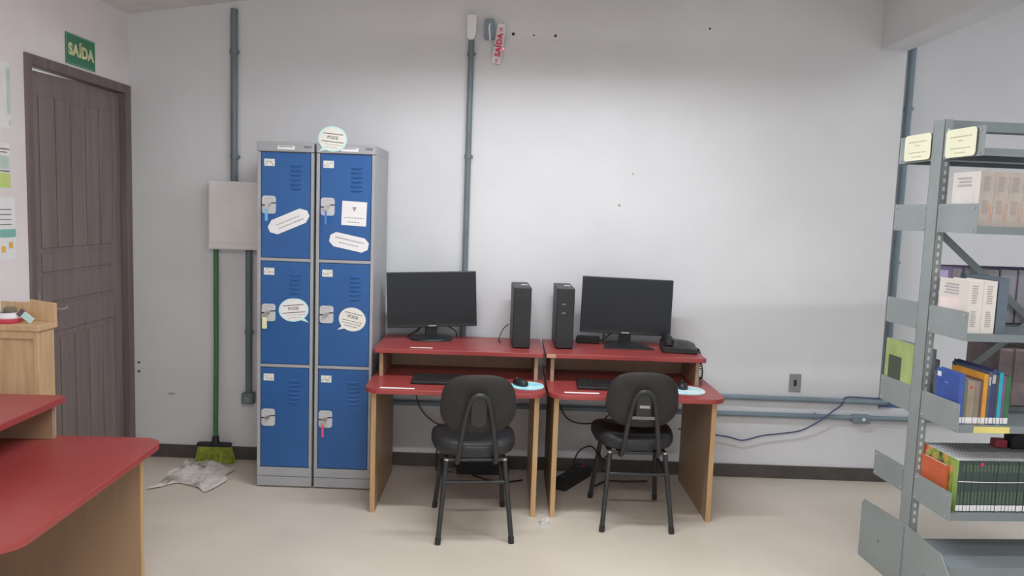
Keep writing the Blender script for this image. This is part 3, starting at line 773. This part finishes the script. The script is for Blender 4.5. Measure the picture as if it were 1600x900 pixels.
# ------------------------------------------------------------------ chairs
def make_chair(label, loc, rz, stickers):
    t = thing('office_chair', label, 'chair', loc, (0, 0, rz), 'black four-legged chairs')
    # seat cushion
    el = superell(0.212, 0.205, 3.0, 48)
    def lay(s, z, dy=0.0):
        return [(x * s * (1.0 + 0.05 * (y / 0.2)), y * s + 0.035 + dy, z + 0.012 * (abs(x) / 0.21) ** 2 - 0.01 * max(0, y / 0.2) ** 2) for x, y in el]
    MB().rings([lay(0.86, 0.397), lay(0.96, 0.403), lay(1.0, 0.42), lay(1.0, 0.444), lay(0.97, 0.462), lay(0.9, 0.473), lay(0.75, 0.476), lay(0.4, 0.472), lay(0.1, 0.47)]).build('seat', mVINYL, t, smooth=True)
    # backrest: rounded padded shell, slightly curved, leaning back
    def backlay(s, off):
        out = []
        for i in range(48):
            tt = 2 * math.pi * i / 48
            c, q = math.cos(tt), math.sin(tt)
            x = 0.181 * math.copysign(abs(c) ** (2 / 3.0), c)
            zz = 0.143 * math.copysign(abs(q) ** (2 / 2.8), q)
            x *= 1.0 - 0.05 * (zz / 0.14) - (0.06 if zz < -0.06 else 0) * ((-zz - 0.06) / 0.08)
            x *= s; zz *= s
            y = -0.232 + off + 0.9 * x * x - 0.20 * zz * 0.6
            out.append((x, y, 0.688 + zz))
        return out
    MB().rings([backlay(0.2, -0.020), backlay(0.7, -0.020), backlay(0.93, -0.017), backlay(1.0, -0.008), backlay(1.0, 0.006), backlay(0.95, 0.022), backlay(0.75, 0.03), backlay(0.2, 0.03)]).build('backrest', mFABR, t, smooth=True)
    # legs
    tops = [(-0.142, -0.150), (0.142, -0.150), (-0.148, 0.135), (0.148, 0.135)]
    feet = [(-0.178, -0.235), (0.178, -0.235), (-0.184, 0.232), (0.184, 0.232)]
    for (tx, ty), (fx, fy) in zip(tops, feet):
        lg = MB().tube([(tx, ty, 0.392), (tx + (fx - tx) * 0.05, ty + (fy - ty) * 0.05, 0.37), (fx - (fx - tx) * 0.05, fy - (fy - ty) * 0.05, 0.03)], 0.0125, 12).build('leg', mTUBE, t, smooth=True)
        MB().tube([(fx - (fx - tx) * 0.06, fy - (fy - ty) * 0.06, 0.032), (fx, fy, 0.0)], 0.0145, 12).build('foot_cap', mRUB, lg, smooth=True)
        MB().tube([(tx, ty, 0.388), (tx, ty, 0.398)], 0.0135, 12).build('leg_socket', mMETAL, lg, smooth=True)
    def on_leg(i, z):
        (tx, ty), (fx, fy) = tops[i], feet[i]; f_ = (0.392 - z) / 0.392
        return (tx + (fx - tx) * f_, ty + (fy - ty) * f_, z)
    MB().tube([on_leg(0, 0.285), on_leg(1, 0.285)], 0.009, 10).build('stretcher', mTUBE, t, smooth=True)
    for a, b_ in ((0, 2), (1, 3)):
        MB().tube([on_leg(a, 0.285), on_leg(b_, 0.285)], 0.009, 10).build('stretcher', mTUBE, t, smooth=True)
    fr = MB()
    for a, b_ in ((0, 1), (2, 3), (0, 2), (1, 3)):
        fr.tube([(*tops[a], 0.390), (*tops[b_], 0.390)], 0.010, 8)
    fr.build('seat_frame', mTUBE, t, smooth=True)
    # inverted U tube carrying the backrest
    u = smooth_path([(-0.092, -0.05, 0.392), (-0.092, -0.17, 0.388), (-0.092, -0.215, 0.405), (-0.088, -0.235, 0.45), (-0.072, -0.248, 0.57), (-0.056, -0.262, 0.66), (-0.042, -0.272, 0.71), (-0.018, -0.280, 0.737),
                     (0.018, -0.280, 0.737), (0.042, -0.272, 0.71), (0.056, -0.262, 0.66), (0.072, -0.248, 0.57), (0.088, -0.235, 0.45), (0.092, -0.215, 0.405), (0.092, -0.17, 0.388), (0.092, -0.05, 0.392)], 5)
    MB().tube(u, 0.0125, 12).build('back_frame', mTUBE, t, smooth=True)
    MB().prism(rrect(0.075, 0.15, 0.03), -0.006, 0.0, 'y', Matrix.Translation((0, -0.256, 0.655)) @ Matrix.Rotation(R(6), 4, 'X')).build('back_plate', mTUBE, t, 0.002)
    if stickers:
        M = Matrix.Translation((0.003, -0.2635, 0.655)) @ Matrix.Rotation(R(6), 4, 'X')
        MB().box(-0.025, 0.025, -0.0012, 0, -0.003, 0.012, M).build('sticker', mINKL, t)
        M = Matrix.Translation((0.0, -0.2585, 0.602)) @ Matrix.Rotation(R(6), 4, 'X')
        MB().box(-0.062, 0.062, -0.0012, 0, -0.008, 0.008, M).build('sticker', mINK, t)
    return t
make_chair('black padded chair pulled out from the desk by the lockers', (-0.166, 3.80, 0), R(7), False)
make_chair('black padded chair with two stickers on its back', (0.672, 4.0, 0), R(1), True)

# ------------------------------------------------------------------ broom and rag
br = thing('broom', 'green-handled broom leaning on the wall under the electrical box', 'broom', (-1.80, 4.60, 0))
MB().tube([(0.012, 0, 0.13), (0.006, 0.03, 0.7), (-0.007, 0.064, 1.31)], 0.0145, 12).build('handle', mGREENH, br, smooth=True)
MB().tube([(0.012, -0.001, 0.115), (0.012, 0.003, 0.17)], [0.026, 0.017], 12).build('ferrule', mBLKM, br, smooth=True)
MB().box(-0.10, 0.108, -0.022, 0.022, 0.102, 0.126).build('head', mBLKM, br, 0.008)
bs = MB(); rb = random.Random(5)
for i in range(38):
    for j in range(5):
        x = -0.092 + 0.192 * i / 37; y = -0.016 + 0.032 * j / 4
        x2 = x * 1.22 + rb.uniform(-0.004, 0.004); y2 = y * 1.7 + rb.uniform(-0.005, 0.005)
        bs.tube([(x + 0.004, y, 0.104), (x2 + 0.004, y2, 0.001)], 0.0024, 4)
tag(bs.build('bristles', mBRIS, br), kind='stuff')
out = [(-1.985, 4.10), (-1.955, 4.22), (-1.99, 4.36), (-1.965, 4.50), (-1.96, 4.60), (-1.85, 4.62), (-1.76, 4.585), (-1.70, 4.56), (-1.625, 4.47), (-1.64, 4.37), (-1.60, 4.28), (-1.645, 4.10), (-1.72, 4.16), (-1.80, 4.20), (-1.865, 4.215), (-1.93, 4.14)]
op = [(p.x, p.y) for p in smooth_path([(x, y, 0) for x, y in out + out[:1]], 5)][:-1]
cx_, cy_ = -1.80, 4.38
from mathutils import noise
rg = []
for i in range(17):
    s = 1 - i / 16 * 0.97
    ring = []
    for x, y in op:
        px_, py_ = cx_ + (x - cx_) * s, cy_ + (y - cy_) * s
        n1 = noise.noise(Vector((px_ * 9, py_ * 6, 1.0))); n2 = noise.noise(Vector((px_ * 22, py_ * 14, 4.0)))
        ring.append((px_, py_, 0.004 + (0.034 * abs(n1) + 0.026 * abs(n2)) * min(1, (1 - s) * 6 + 0.25)))
    rg.append(ring)
rag = MB(); rag.rings(rg)
tag(rag.build('floor_rag', mRAG, smooth=True), 'crumpled grey floor cloth lying in front of the broom', 'cloth')

# ------------------------------------------------------------------ small wooden cabinet by the door
cb = thing('wooden_cabinet', 'light wooden cabinet standing behind the foreground desk', 'cabinet', (-2.13, 3.25, 0))
MB().box(-0.115, 0.105, 0.02, 0.115, 0.0, 1.02).build('body', mOAK, cb)
f_ = MB(); f_.box(-0.115, -0.088, 0.0, 0.02, 0, 1.02); f_.box(0.085, 0.105, 0.0, 0.02, 0, 1.02); f_.box(-0.088, 0.085, 0.0, 0.02, 0.985, 1.02); f_.box(-0.088, 0.085, 0.0, 0.02, 0.0, 0.06)
f_.build('face_frame', mOAK, cb, 0.002)
MB().box(-0.125, 0.118, -0.012, 0.125, 1.02, 1.046).build('top', mOAK, cb, 0.003)
MB().prism([(0.005, 1.046), (0.118, 1.046), (0.118, 1.128), (0.005, 1.142)], 0.108, 0.122, 'y').build('back_board', mOAK, cb, 0.002)
MB().box(-0.122, 0.005, 0.106, 0.118, 1.046, 1.13).build('back_board', mOAK, cb, 0.002)
MB().tube([(-0.02, 0.0195, 0.67), (-0.02, 0.016, 0.67)], 0.006, 10).build('screw_cap', mat('brown_cap', (120, 92, 64), 0.5), cb)
tb = thing('tape_dish', 'round white dish with a red base on the wooden cabinet', 'dish', (-2.185, 3.298, 1.0465))
MB().lathe([(0.052, 0), (0.054, 0.004), (0.054, 0.018), (0.052, 0.02)], 28).build('base_ring', mat('red_ring', (166, 58, 72), 0.4), tb, smooth=True)
MB().lathe([(0.051, 0.02), (0.053, 0.026), (0.045, 0.045), (0.04, 0.045), (0.043, 0.03), (0.038, 0.023), (0.001, 0.022)], 28).build('dish', mWHITEPL, tb, smooth=True)
MB().lathe([(0.026, 0.022), (0.026, 0.058), (0.018, 0.066), (0.001, 0.068)], 16, (0.006, 0.008, 0)).build('dark_filling', mat('olive_lump', (104, 100, 84), 0.7), tb, smooth=True)
tg = thing('luggage_tag', 'pale blue tag leaning on the round dish', 'tag', (-2.068, 3.300, 1.0465), (0, R(-50), R(8)))
MB().box(-0.014, 0.014, -0.004, 0.004, 0.012, 0.062).build('card', mat('pale_blue_card', (172, 206, 216), 0.5), tg, 0.002)
MB().box(-0.016, 0.016, -0.005, 0.005, 0.062, 0.080).build('clip', mINKD, tg, 0.002)

# ------------------------------------------------------------------ steel library shelf (double-sided)
TH = math.atan(0.07)
SH = thing('library_shelf', 'grey steel double-sided library shelf at the right', 'bookshelf', (1.757, 3.26, 0), (0, 0, TH))
LN = 0.98
def wpos(u, v, z):
    c, s = math.cos(TH), math.sin(TH)
    return (1.757 + u * c - v * s, 3.26 + u * s + v * c, z)
ROWS = [1.877, 1.578, 1.157, 0.790, 0.428]
for k, u in enumerate((0.0, LN)):
    sg = 1 if k == 0 else -1
    p = MB()
    p.box(u, u + sg * 0.003, -0.038, 0.038, 0.0, 2.042)
    p.box(u, u + sg * 0.036, -0.038, -0.035, 0.0, 2.042); p.box(u, u + sg * 0.036, 0.035, 0.038, 0.0, 2.042)
    po = p.build('post', mSHELF, SH)
    sl = MB()
    z = 0.32
    while z < 2.0:
        sl.box(min(u + sg * 0.014, u + sg * 0.024), max(u + sg * 0.014, u + sg * 0.024), -0.0386, -0.0379, z, z + 0.018)
        z += 0.034
    tag(sl.build('slots', mat('slot_pale', (176, 184, 186), 0.6), po), kind='stuff')
    ft = MB().prism([(-0.345, 0.0), (0.345, 0.0), (0.345, 0.262), (0.325, 0.285), (0.04, 0.30), (-0.04, 0.30), (-0.265, 0.282), (-0.345, 0.20)], u - 0.0015 - (0.0018 if sg > 0 else -0.0018), u + 0.0015 - (0.0018 if sg > 0 else -0.0018), 'x')
    fo = ft.build('foot_plate', mSHELF, SH)
    MB().box(u - sg * 0.007 - 0.003, u - sg * 0.007 + 0.003, -0.012, 0.002, 0.0, 0.29).build('foot_flange', mSHELF, fo)
    for v in (0.18, -0.17):
        MB().tube([(u - sg * 0.004, v, 0.14), (u - sg * 0.008, v, 0.14)], 0.006, 10).build('bolt', mINK, fo)
    for z in ROWS:
        for side in (-1, 1):
            a, b_ = (0.012, 0.282) if side > 0 else (-0.288, -0.012)
            xx = u + sg * 0.0038
            br_ = MB().prism([(a, z), (b_, z), (b_, z + 0.116), (a, z + 0.116)], xx, xx + sg * 0.0018, 'x').build('end_bracket', mSHELF, SH)
            if k == 0:
                bb_ = MB()
                vo = b_ - 0.018 if side > 0 else a + 0.022
                vi = 0.052 if side > 0 else -0.052
                for vv in (vo, vi):
                    for zz in (z + 0.014, z + 0.1):
                        bb_.tube([(xx, vv, zz), (xx - 0.004, vv, zz)], 0.0048, 8)
                tag(bb_.build('bolts', mINKL, br_), kind='stuff')
            else:
                pass
for z in ROWS:
    for side in (-1, 1):
        a, b_ = (0.035, 0.278) if side > 0 else (-0.282, -0.035)
        tr = MB()
        tr.box(0.007, LN - 0.007, a, b_, z + 0.0275, z + 0.0295)
        tr.box(0.007, LN - 0.007, a, a + 0.0015, z, z + 0.0275); tr.box(0.007, LN - 0.007, b_ - 0.0015, b_, z, z + 0.0275)
        tr.build('tray', mSHELFD, SH)
bt = MB()
bt.box(0.004, LN - 0.004, -0.31, -0.036, 0.244, 0.246)
bt.box(0.004, LN - 0.004, -0.3115, -0.31, 0.19, 0.246); bt.box(0.004, LN - 0.004, -0.0375, -0.036, 0.215, 0.246)
bt.box(0.004, LN - 0.004, -0.296, -0.294, 0.02, 0.19)
bt.build('base_tray', mSHELFD, SH)
MB().box(0.0035, LN - 0.0035, -0.034, 0.034, 1.998, 2.040).build('top_rail', mSHELFD, SH, 0.001)
for sg in (1, -1):
    a, b_ = Vector((0.035, 0.004 * sg, 1.585 if sg > 0 else 0.84)), Vector((LN - 0.035, 0.004 * sg, 0.84 if sg > 0 else 1.585))
    dr = (b_ - a).normalized(); n_ = Vector((-dr.z, 0, dr.x)) * 0.015
    q = [a + n_, b_ + n_, b_ - n_, a - n_]
    MB().prism([(p.x, p.z) for p in q], 0.004 * sg - 0.0015, 0.004 * sg + 0.0015, 'y').build('cross_brace', mSHELFD, SH)
MB().box(0.072, 0.222, -0.2838, -0.2822, 0.790 + 0.001, 0.790 + 0.026).build('shelf_label', mat('yellow_label', (186, 176, 104), 0.6), SH)
# cream cards on the top end brackets
def card(v0, v1, z0, z1, label):
    t = thing('subject_card', label, 'sign', wpos(-0.0035, (v0 + v1) / 2, (z0 + z1) / 2), (0, 0, TH), 'cream subject cards on the shelf end')
    wd, h = abs(v1 - v0), z1 - z0
    MB().prism(rrect(wd, h, 0.018), -0.0015, 0.0, 'x').build('card', mCREAM, t)
    pr = MB()
    for zz, l in ((0.024, 0.72), (0.008, 0.16), (-0.022, 0.66), (-0.04, 0.36)):
        y = -wd * l / 2
        while y < wd * l / 2 - 0.004:
            q = min(random.uniform(0.01, 0.022), wd * l / 2 - y)
            pr.box(-0.0021, -0.0015, y, y + q, zz - 0.002, zz + 0.002); y += q + 0.003
    tag(pr.build('print', mat('card_ink', (158, 156, 132), 0.7), t), kind='stuff')
card(0.040, 0.232, 1.884, 1.996, 'cream card on the shelf end, left of the post')
card(-0.250, -0.062, 1.880, 1.992, 'cream card on the shelf end, right of the post')

# ------------------------------------------------------------------ books
mPAGES = mat('page_edges', (184, 186, 192), 0.85, rgb2=(192, 192, 192), scale=3, stretch=(120, 1, 1))
def make_book(label, u, z, t_, d_, h, cover, group, side='near', v=None, band=True, pages=mPAGES, tilt=0, name='book', bd=0.0022, pg=0.005):
    """spine toward the near side (v<0) or, for the far side, toward +v"""
    if side == 'near':
        loc = wpos(u, -0.262 if v is None else v, z); rz = TH
    else:
        loc = wpos(u + t_, 0.268 if v is None else v, z); rz = TH + math.pi
    o = thing(name, label, 'book', loc, (0, R(tilt), rz), group)
    c = MB()
    c.box(0.0, bd, 0.0, d_, 0.0, h); c.box(t_ - bd, t_, 0.0, d_, 0.0, h); c.box(bd, t_ - bd, 0.0, 0.0025, 0.0, h)
    c.build('cover', cover, o)
    MB().box(bd + 0.0002, t_ - bd - 0.0002, 0.0027, d_ - 0.004, 0.003, h - pg).build('pages', pages, o)
    if band:
        MB().box(0.0012, t_ - 0.0008, -0.0008, 0.0, 0.004, 0.028).build('spine_label', mWHITEPL, o)
    return o
TT = [z + 0.030 for z in ROWS]
# top visible row: thick pale volumes
mVOL = mat('pale_brown_cover', (142, 134, 128), 0.6, rgb2=(156, 147, 140), scale=10)
mVOLW = mat('white_cover', (186, 181, 176), 0.6, var=0.02)
u = 0.020
ORD = ['first', 'second', 'third', 'fourth', 'fifth', 'sixth']
for k in range(6):
    b = make_book('%s thick pale volume from the post on the upper shelf' % ORD[k], u, TT[1], 0.058, 0.165, 0.212, mVOL if k else mVOL, 'thick pale volumes on the upper shelf', band=False, pages=mVOLW)
    pr = MB()
    for zz, hh, ww in ((0.165, 0.06, 0.5), (0.075, 0.055, 0.5)):
        n = 7
        for i in range(n):
            zc = zz - hh / 2 + hh * i / n
            pr.box(0.015, 0.015 + 0.058 * ww * random.uniform(0.7, 1.0), -0.0006, 0, zc, zc + 0.0045)
    tag(pr.build('spine_print', mat('brown_print', (132, 122, 118), 0.7), b), kind='stuff')
    MB().box(0.047, 0.053, -0.0006, 0, 0.02, 0.09).build('spine_mark', mat('rust_print', (168, 128, 106), 0.7), b)
    if k == 0:
        MB().box(-0.001, 0, 0.0, 0.165, 0.0, 0.212).build('front_cover', mVOLW, b)
        q = MB()
        for i in range(3): q.box(-0.0016, -0.001, 0.05, 0.135 - 0.01 * (i % 2), 0.155 + i * 0.014, 0.163 + i * 0.014)
        tag(q.build('cover_print', mINKL, b), kind='stuff')
        MB().box(-0.0016, -0.001, 0.03, 0.14, 0.07, 0.14).build('cover_panel', mat('cover_grey', (186, 182, 180), 0.6), b)
    u += 0.0588
# second row: two white volumes and a slate book
for k, (t_, lab) in enumerate(((0.060, 'white thick volume nearest the post on the middle shelf'), (0.055, 'white thick volume beside the slate book'))):
    b = make_book(lab, 0.014 + k * 0.0612, TT[2], t_, 0.185, 0.207, mVOLW, 'white volumes on the middle shelf', band=False, pages=mPAPERW)
    pr = MB()
    for zz, hh in ((0.155, 0.075), (0.058, 0.065)):
        for i in range(8):
            zc = zz - hh / 2 + hh * i / 8
            pr.box(0.016, 0.016 + 0.024 * random.uniform(0.75, 1.0), -0.0006, 0, zc, zc + 0.005)
    tag(pr.build('spine_print', mat('spine_grey', (146, 142, 140), 0.7), b), kind='stuff')
    if k == 0:
        q = MB()
        for i in range(4): q.box(-0.0006, 0, 0.06, 0.15 - 0.01 * (i % 2), 0.145 + i * 0.012, 0.152 + i * 0.012)
        tag(q.build('cover_print', mINKL, b), kind='stuff')
        MB().box(-0.0006, 0, 0.04, 0.17, 0.06, 0.13).build('cover_panel', mat('cover_pink', (196, 184, 182), 0.6), b)
make_book('tall dark slate book right of the white volumes', 0.1375, TT[2], 0.04, 0.24, 0.222, mat('slate_cover', (78, 90, 102), 0.6), None, band=False)
# third row: coloured books
row3 = [(0.022, 0.152, 0.203, (54, 76, 140), 'blue book with a small white label at the shelf end'),
        (0.012, 0.20, 0.178, (86, 92, 82), 'thin grey-green book beside the blue book'),
        (0.030, 0.20, 0.174, (128, 116, 102), 'thick beige book with a red spot'),
        (0.021, 0.20, 0.174, (112, 104, 96), 'taupe book right of the thick beige one'),
        (0.011, 0.21, 0.180, (92, 66, 58), 'thin brown book left of the orange spine'),
        (0.018, 0.20, 0.203, (178, 126, 48), 'book with an orange spine'),
        (0.013, 0.23, 0.214, (66, 72, 88), 'slim slate-blue book right of the orange spine'),
        (0.018, 0.24, 0.222, (46, 54, 92), 'navy book with a brown top edge'),
        (0.012, 0.21, 0.200, (56, 60, 62), 'thin black book left of the turquoise spine'),
        (0.016, 0.20, 0.210, (34, 138, 162), 'book with a turquoise spine'),
        (0.012, 0.20, 0.198, (98, 72, 100), 'thin purple book left of the green spine'),
        (0.020, 0.20, 0.196, (44, 92, 62), 'book with a dark green spine')]
u = 0.012
for i, (t_, d_, h, c, lab) in enumerate(row3):
    b = make_book(lab, u, TT[3], t_, d_, h, mat('cover_%d' % i, c, 0.45, var=0.06, scale=15), 'coloured books on the third shelf',
                  pages=mat('brown_pages', (104, 78, 70), 0.8) if i == 7 else mPAGES)
    if i == 0:
        MB().box(-0.0008, 0, 0.118, 0.142, 0.168, 0.188).build('cover_label', mWHITEPL, b)
        MB().box(-0.0008, 0, 0.07, 0.09, 0.150, 0.154).build('cover_print', mat('cover_pale_blue', (110, 130, 180), 0.5), b)
    if i == 2:
        MB().tube([(0.015, 0.0, 0.15), (0.015, -0.001, 0.15)], 0.006, 12).build('red_spot', mat('red_dot', (170, 60, 66), 0.6), b)
    if i in (6, 7):
        MB().box(0.002, t_ - 0.002, -0.0008, 0, h - 0.055, h - 0.02).build('title_patch', mINKL, b)
    u += t_ + 0.0008
# fourth row: long run of slim dark green volumes
mDG = mat('dark_green_cover', (44, 58, 56), 0.5, var=0.10, scale=20)
def cover_art():
    m = bpy.data.materials.new('flower_cover'); m.use_nodes = True
    nt = m.node_tree; b = nt.nodes['Principled BSDF']
    tc = nt.nodes.new('ShaderNodeTexCoord')
    vz = nt.nodes.new('ShaderNodeTexNoise'); vz.inputs['Scale'].default_value = 21; vz.inputs['Detail'].default_value = 2
    cr = nt.nodes.new('ShaderNodeValToRGB')
    els = cr.color_ramp.elements
    cols = [(0.30, (66, 58, 44)), (0.40, (100, 118, 52)), (0.52, (138, 146, 66)), (0.58, (178, 130, 90)), (0.64, (196, 92, 70)), (0.74, (150, 66, 52))]
    els[0].position, els[1].position = cols[0][0], cols[-1][0]
    els[0].color = (*[lin(x) * 1.45 for x in cols[0][1]], 1); els[1].color = (*[lin(x) * 1.45 for x in cols[-1][1]], 1)
    for p_, c in cols[1:-1]:
        e = els.new(p_); e.color = (*[lin(x) * 1.45 for x in c], 1)
    nt.links.new(tc.outputs['Object'], vz.inputs['Vector']); nt.links.new(vz.outputs['Fac'], cr.inputs['Fac'])
    nt.links.new(cr.outputs['Color'], b.inputs['Base Color']); b.inputs['Roughness'].default_value = 0.4
    return m
mART = cover_art()
u0_, tk = 0.042, 0.0146
first = make_book('end volume of the dark green set with a flowery green cover', u0_, TT[4], tk, 0.255, 0.212, mDG, 'dark green set on the lower shelf', bd=0.0009, pg=0.001)
MB().box(-0.0008, 0, 0.030, 0.255, 0.0, 0.212).build('flowery_cover', mART, first)
MB().box(-0.0008, 0, 0.0, 0.030, 0.0, 0.212).build('green_cover_edge', mat('light_green_edge', (124, 150, 84), 0.5), first)
MB().box(0.002, tk - 0.002, -0.0007, 0, 0.034, 0.07).build('spine_ornament', mat('green_ornament', (66, 82, 66), 0.5), first)
proto = make_book('slim dark green volume in the long run on the lower shelf', u0_ + tk + 0.0004, TT[4], tk, 0.25, 0.212, mDG, 'dark green set on the lower shelf', bd=0.0009, pg=0.001)
MB().box(0.003, tk - 0.003, -0.0007, 0, 0.034, 0.085).build('spine_ornament', mat('green_ornament', (66, 82, 66), 0.5), proto)
MB().box(0.003, tk - 0.003, -0.0007, 0, 0.165, 0.195).build('spine_ornament', mat('green_ornament', (66, 82, 66), 0.5), proto)
for k in range(2, 60):
    c = copy_tree(proto)
    c.location = wpos(u0_ + k * (tk + 0.0004), -0.262 + random.uniform(-0.0015, 0.002), TT[4])
    if k == 6:
        c['label'] = 'dark green volume with a red dot on its spine'
        MB().tube([(tk / 2, 0.0, 0.197), (tk / 2, -0.0014, 0.197)], 0.0078, 14).build('red_dot', mat('crimson_dot', (172, 40, 68), 0.6), c)
st = MB().tube(smooth_path([wpos(0.043 + 0.9 * i / 8, -0.2665 + (0.0008 if i % 2 else 0), TT[4] + 0.125 + (0.0025 if i % 3 == 0 else 0)) for i in range(9)], 4), 0.0016, 6).build('white_cord', mWHITEPL, smooth=True)
tag(st, 'thin white cord tied across the dark green volumes', 'cord')
ob = thing('booklet', 'orange booklet standing against the flowery cover', 'book', wpos(0.026, -0.208, TT[4]), (0, R(0), TH))
MB().box(0, 0.0015, 0, 0.165, 0, 0.172).box(0.0115, 0.013, 0, 0.165, 0, 0.172).box(0.0015, 0.0115, 0, 0.002, 0, 0.172).build('cover', mat('orange_cover', (172, 86, 58), 0.5), ob)
MB().box(0.0017, 0.0113, 0.0022, 0.163, 0.002, 0.170).build('pages', mWHITEPL, ob)
MB().prism([(0.06, 0.05), (0.10, 0.05), (0.078, 0.085)], -0.0006, 0, 'x').build('cover_mark', mat('green_mark', (70, 128, 84), 0.5), ob)
pk = MB().prism([(-0.055, 0), (0.055, 0), (0.055, 0.038), (0.03, 0.062), (-0.03, 0.066), (-0.055, 0.05)], -0.03, 0.03, 'y').build('black_pouch', mBLKM, loc=wpos(0.440, -0.07, TT[4] + 0.2125), bevel=0.006)
tag(pk, 'small black pouch on top of the dark green volumes', 'pouch')
rdx = MB().box(-0.026, 0.026, -0.02, 0.02, 0, 0.034).build('red_box', mat('dull_red_box', (150, 52, 66), 0.5), loc=wpos(0.352, -0.06, TT[4] + 0.2125), bevel=0.003)
tag(rdx, 'small dull red box left of the black pouch', 'box')

# far side of the shelf
gm = make_book('bright green magazine at the far end of the third shelf', 0.008, TT[3], 0.012, 0.225, 0.262, mat('lime_cover', (132, 147, 92), 0.5, rgb2=(152, 165, 112), scale=9), None, side='far', band=False)
MB().box(0.012, 0.0128, 0.03, 0.13, 0.06, 0.19).build('dark_picture', mat('picture_dark', (64, 72, 62), 0.6), gm)
u = 0.022
far3 = [(0.020, 0.245, (150, 156, 158), 'grey book behind the post on the far side'), (0.026, 0.25, (158, 166, 174), 'blue-grey book behind the post on the far side'),
        (0.022, 0.25, (150, 156, 172), 'slate book on the far side, left of the dark short one'), (0.020, 0.245, (142, 147, 154), 'dark grey book on the far side'), (0.018, 0.20, (112, 114, 124), 'short dark book at the right end of the far group')]
for i, (t_, h, c, lab) in enumerate(far3):
    make_book(lab, u, TT[3], t_, 0.215, h, mat('far_cover_%d' % i, c, 0.6), 'grey books on the far side', side='far', pages=mat('far_pages_%d' % i, c, 0.8, var=0.1, scale=40), band=False)
    u += t_ + 0.001
mMOT = mat('mottled_red_grey', (116, 108, 110), 0.7, rgb2=(142, 122, 122), scale=18)
for k in range(4):
    make_book(ORD[k] + ' mottled red-grey volume from the left in the far right group', 0.40 + k * 0.072, TT[3], 0.07, 0.22, 0.262 - 0.002 * (k % 3), mMOT, 'mottled volumes on the far side', side='far', pages=mMOT, band=False)
mPUR = mat('purple_cover', (92, 78, 112), 0.5, rgb2=(108, 96, 128), scale=10)
mGP = mat('grey_page_block', (144, 144, 150), 0.8, rgb2=(160, 158, 162), scale=3, stretch=(60, 1, 1))
pb_ = make_book('purple-covered photo volume behind the white volumes', 0.150, TT[2], 0.05, 0.215, 0.24, mPUR, 'large grey volumes on the far side', side='far', pages=mGP, band=False)
for (a, b_, c, e_, mm, nm) in ((0.03, 0.19, 0.185, 0.225, mat('lilac_title', (158, 148, 176), 0.5), 'title_panel'), (0.05, 0.11, 0.145, 0.175, mat('food_photo', (150, 96, 80), 0.5, rgb2=(110, 110, 70), scale=40), 'photo'),
                               (0.02, 0.2, 0.115, 0.13, mat('lilac_title', (158, 148, 176), 0.5), 'title_panel'), (0.07, 0.2, 0.03, 0.075, mat('lilac_title', (158, 148, 176), 0.5), 'title_panel')):
    MB().box(0.05, 0.0508, a, b_, c, e_).build(nm, mm, pb_)
for k in range(6):
    make_book(ORD[k] + ' large grey volume right of the purple photo volume, far side', 0.203 + k * 0.0835, TT[2], 0.082, 0.215, 0.24, mPUR, 'large grey volumes on the far side', side='far', pages=mGP, band=False)
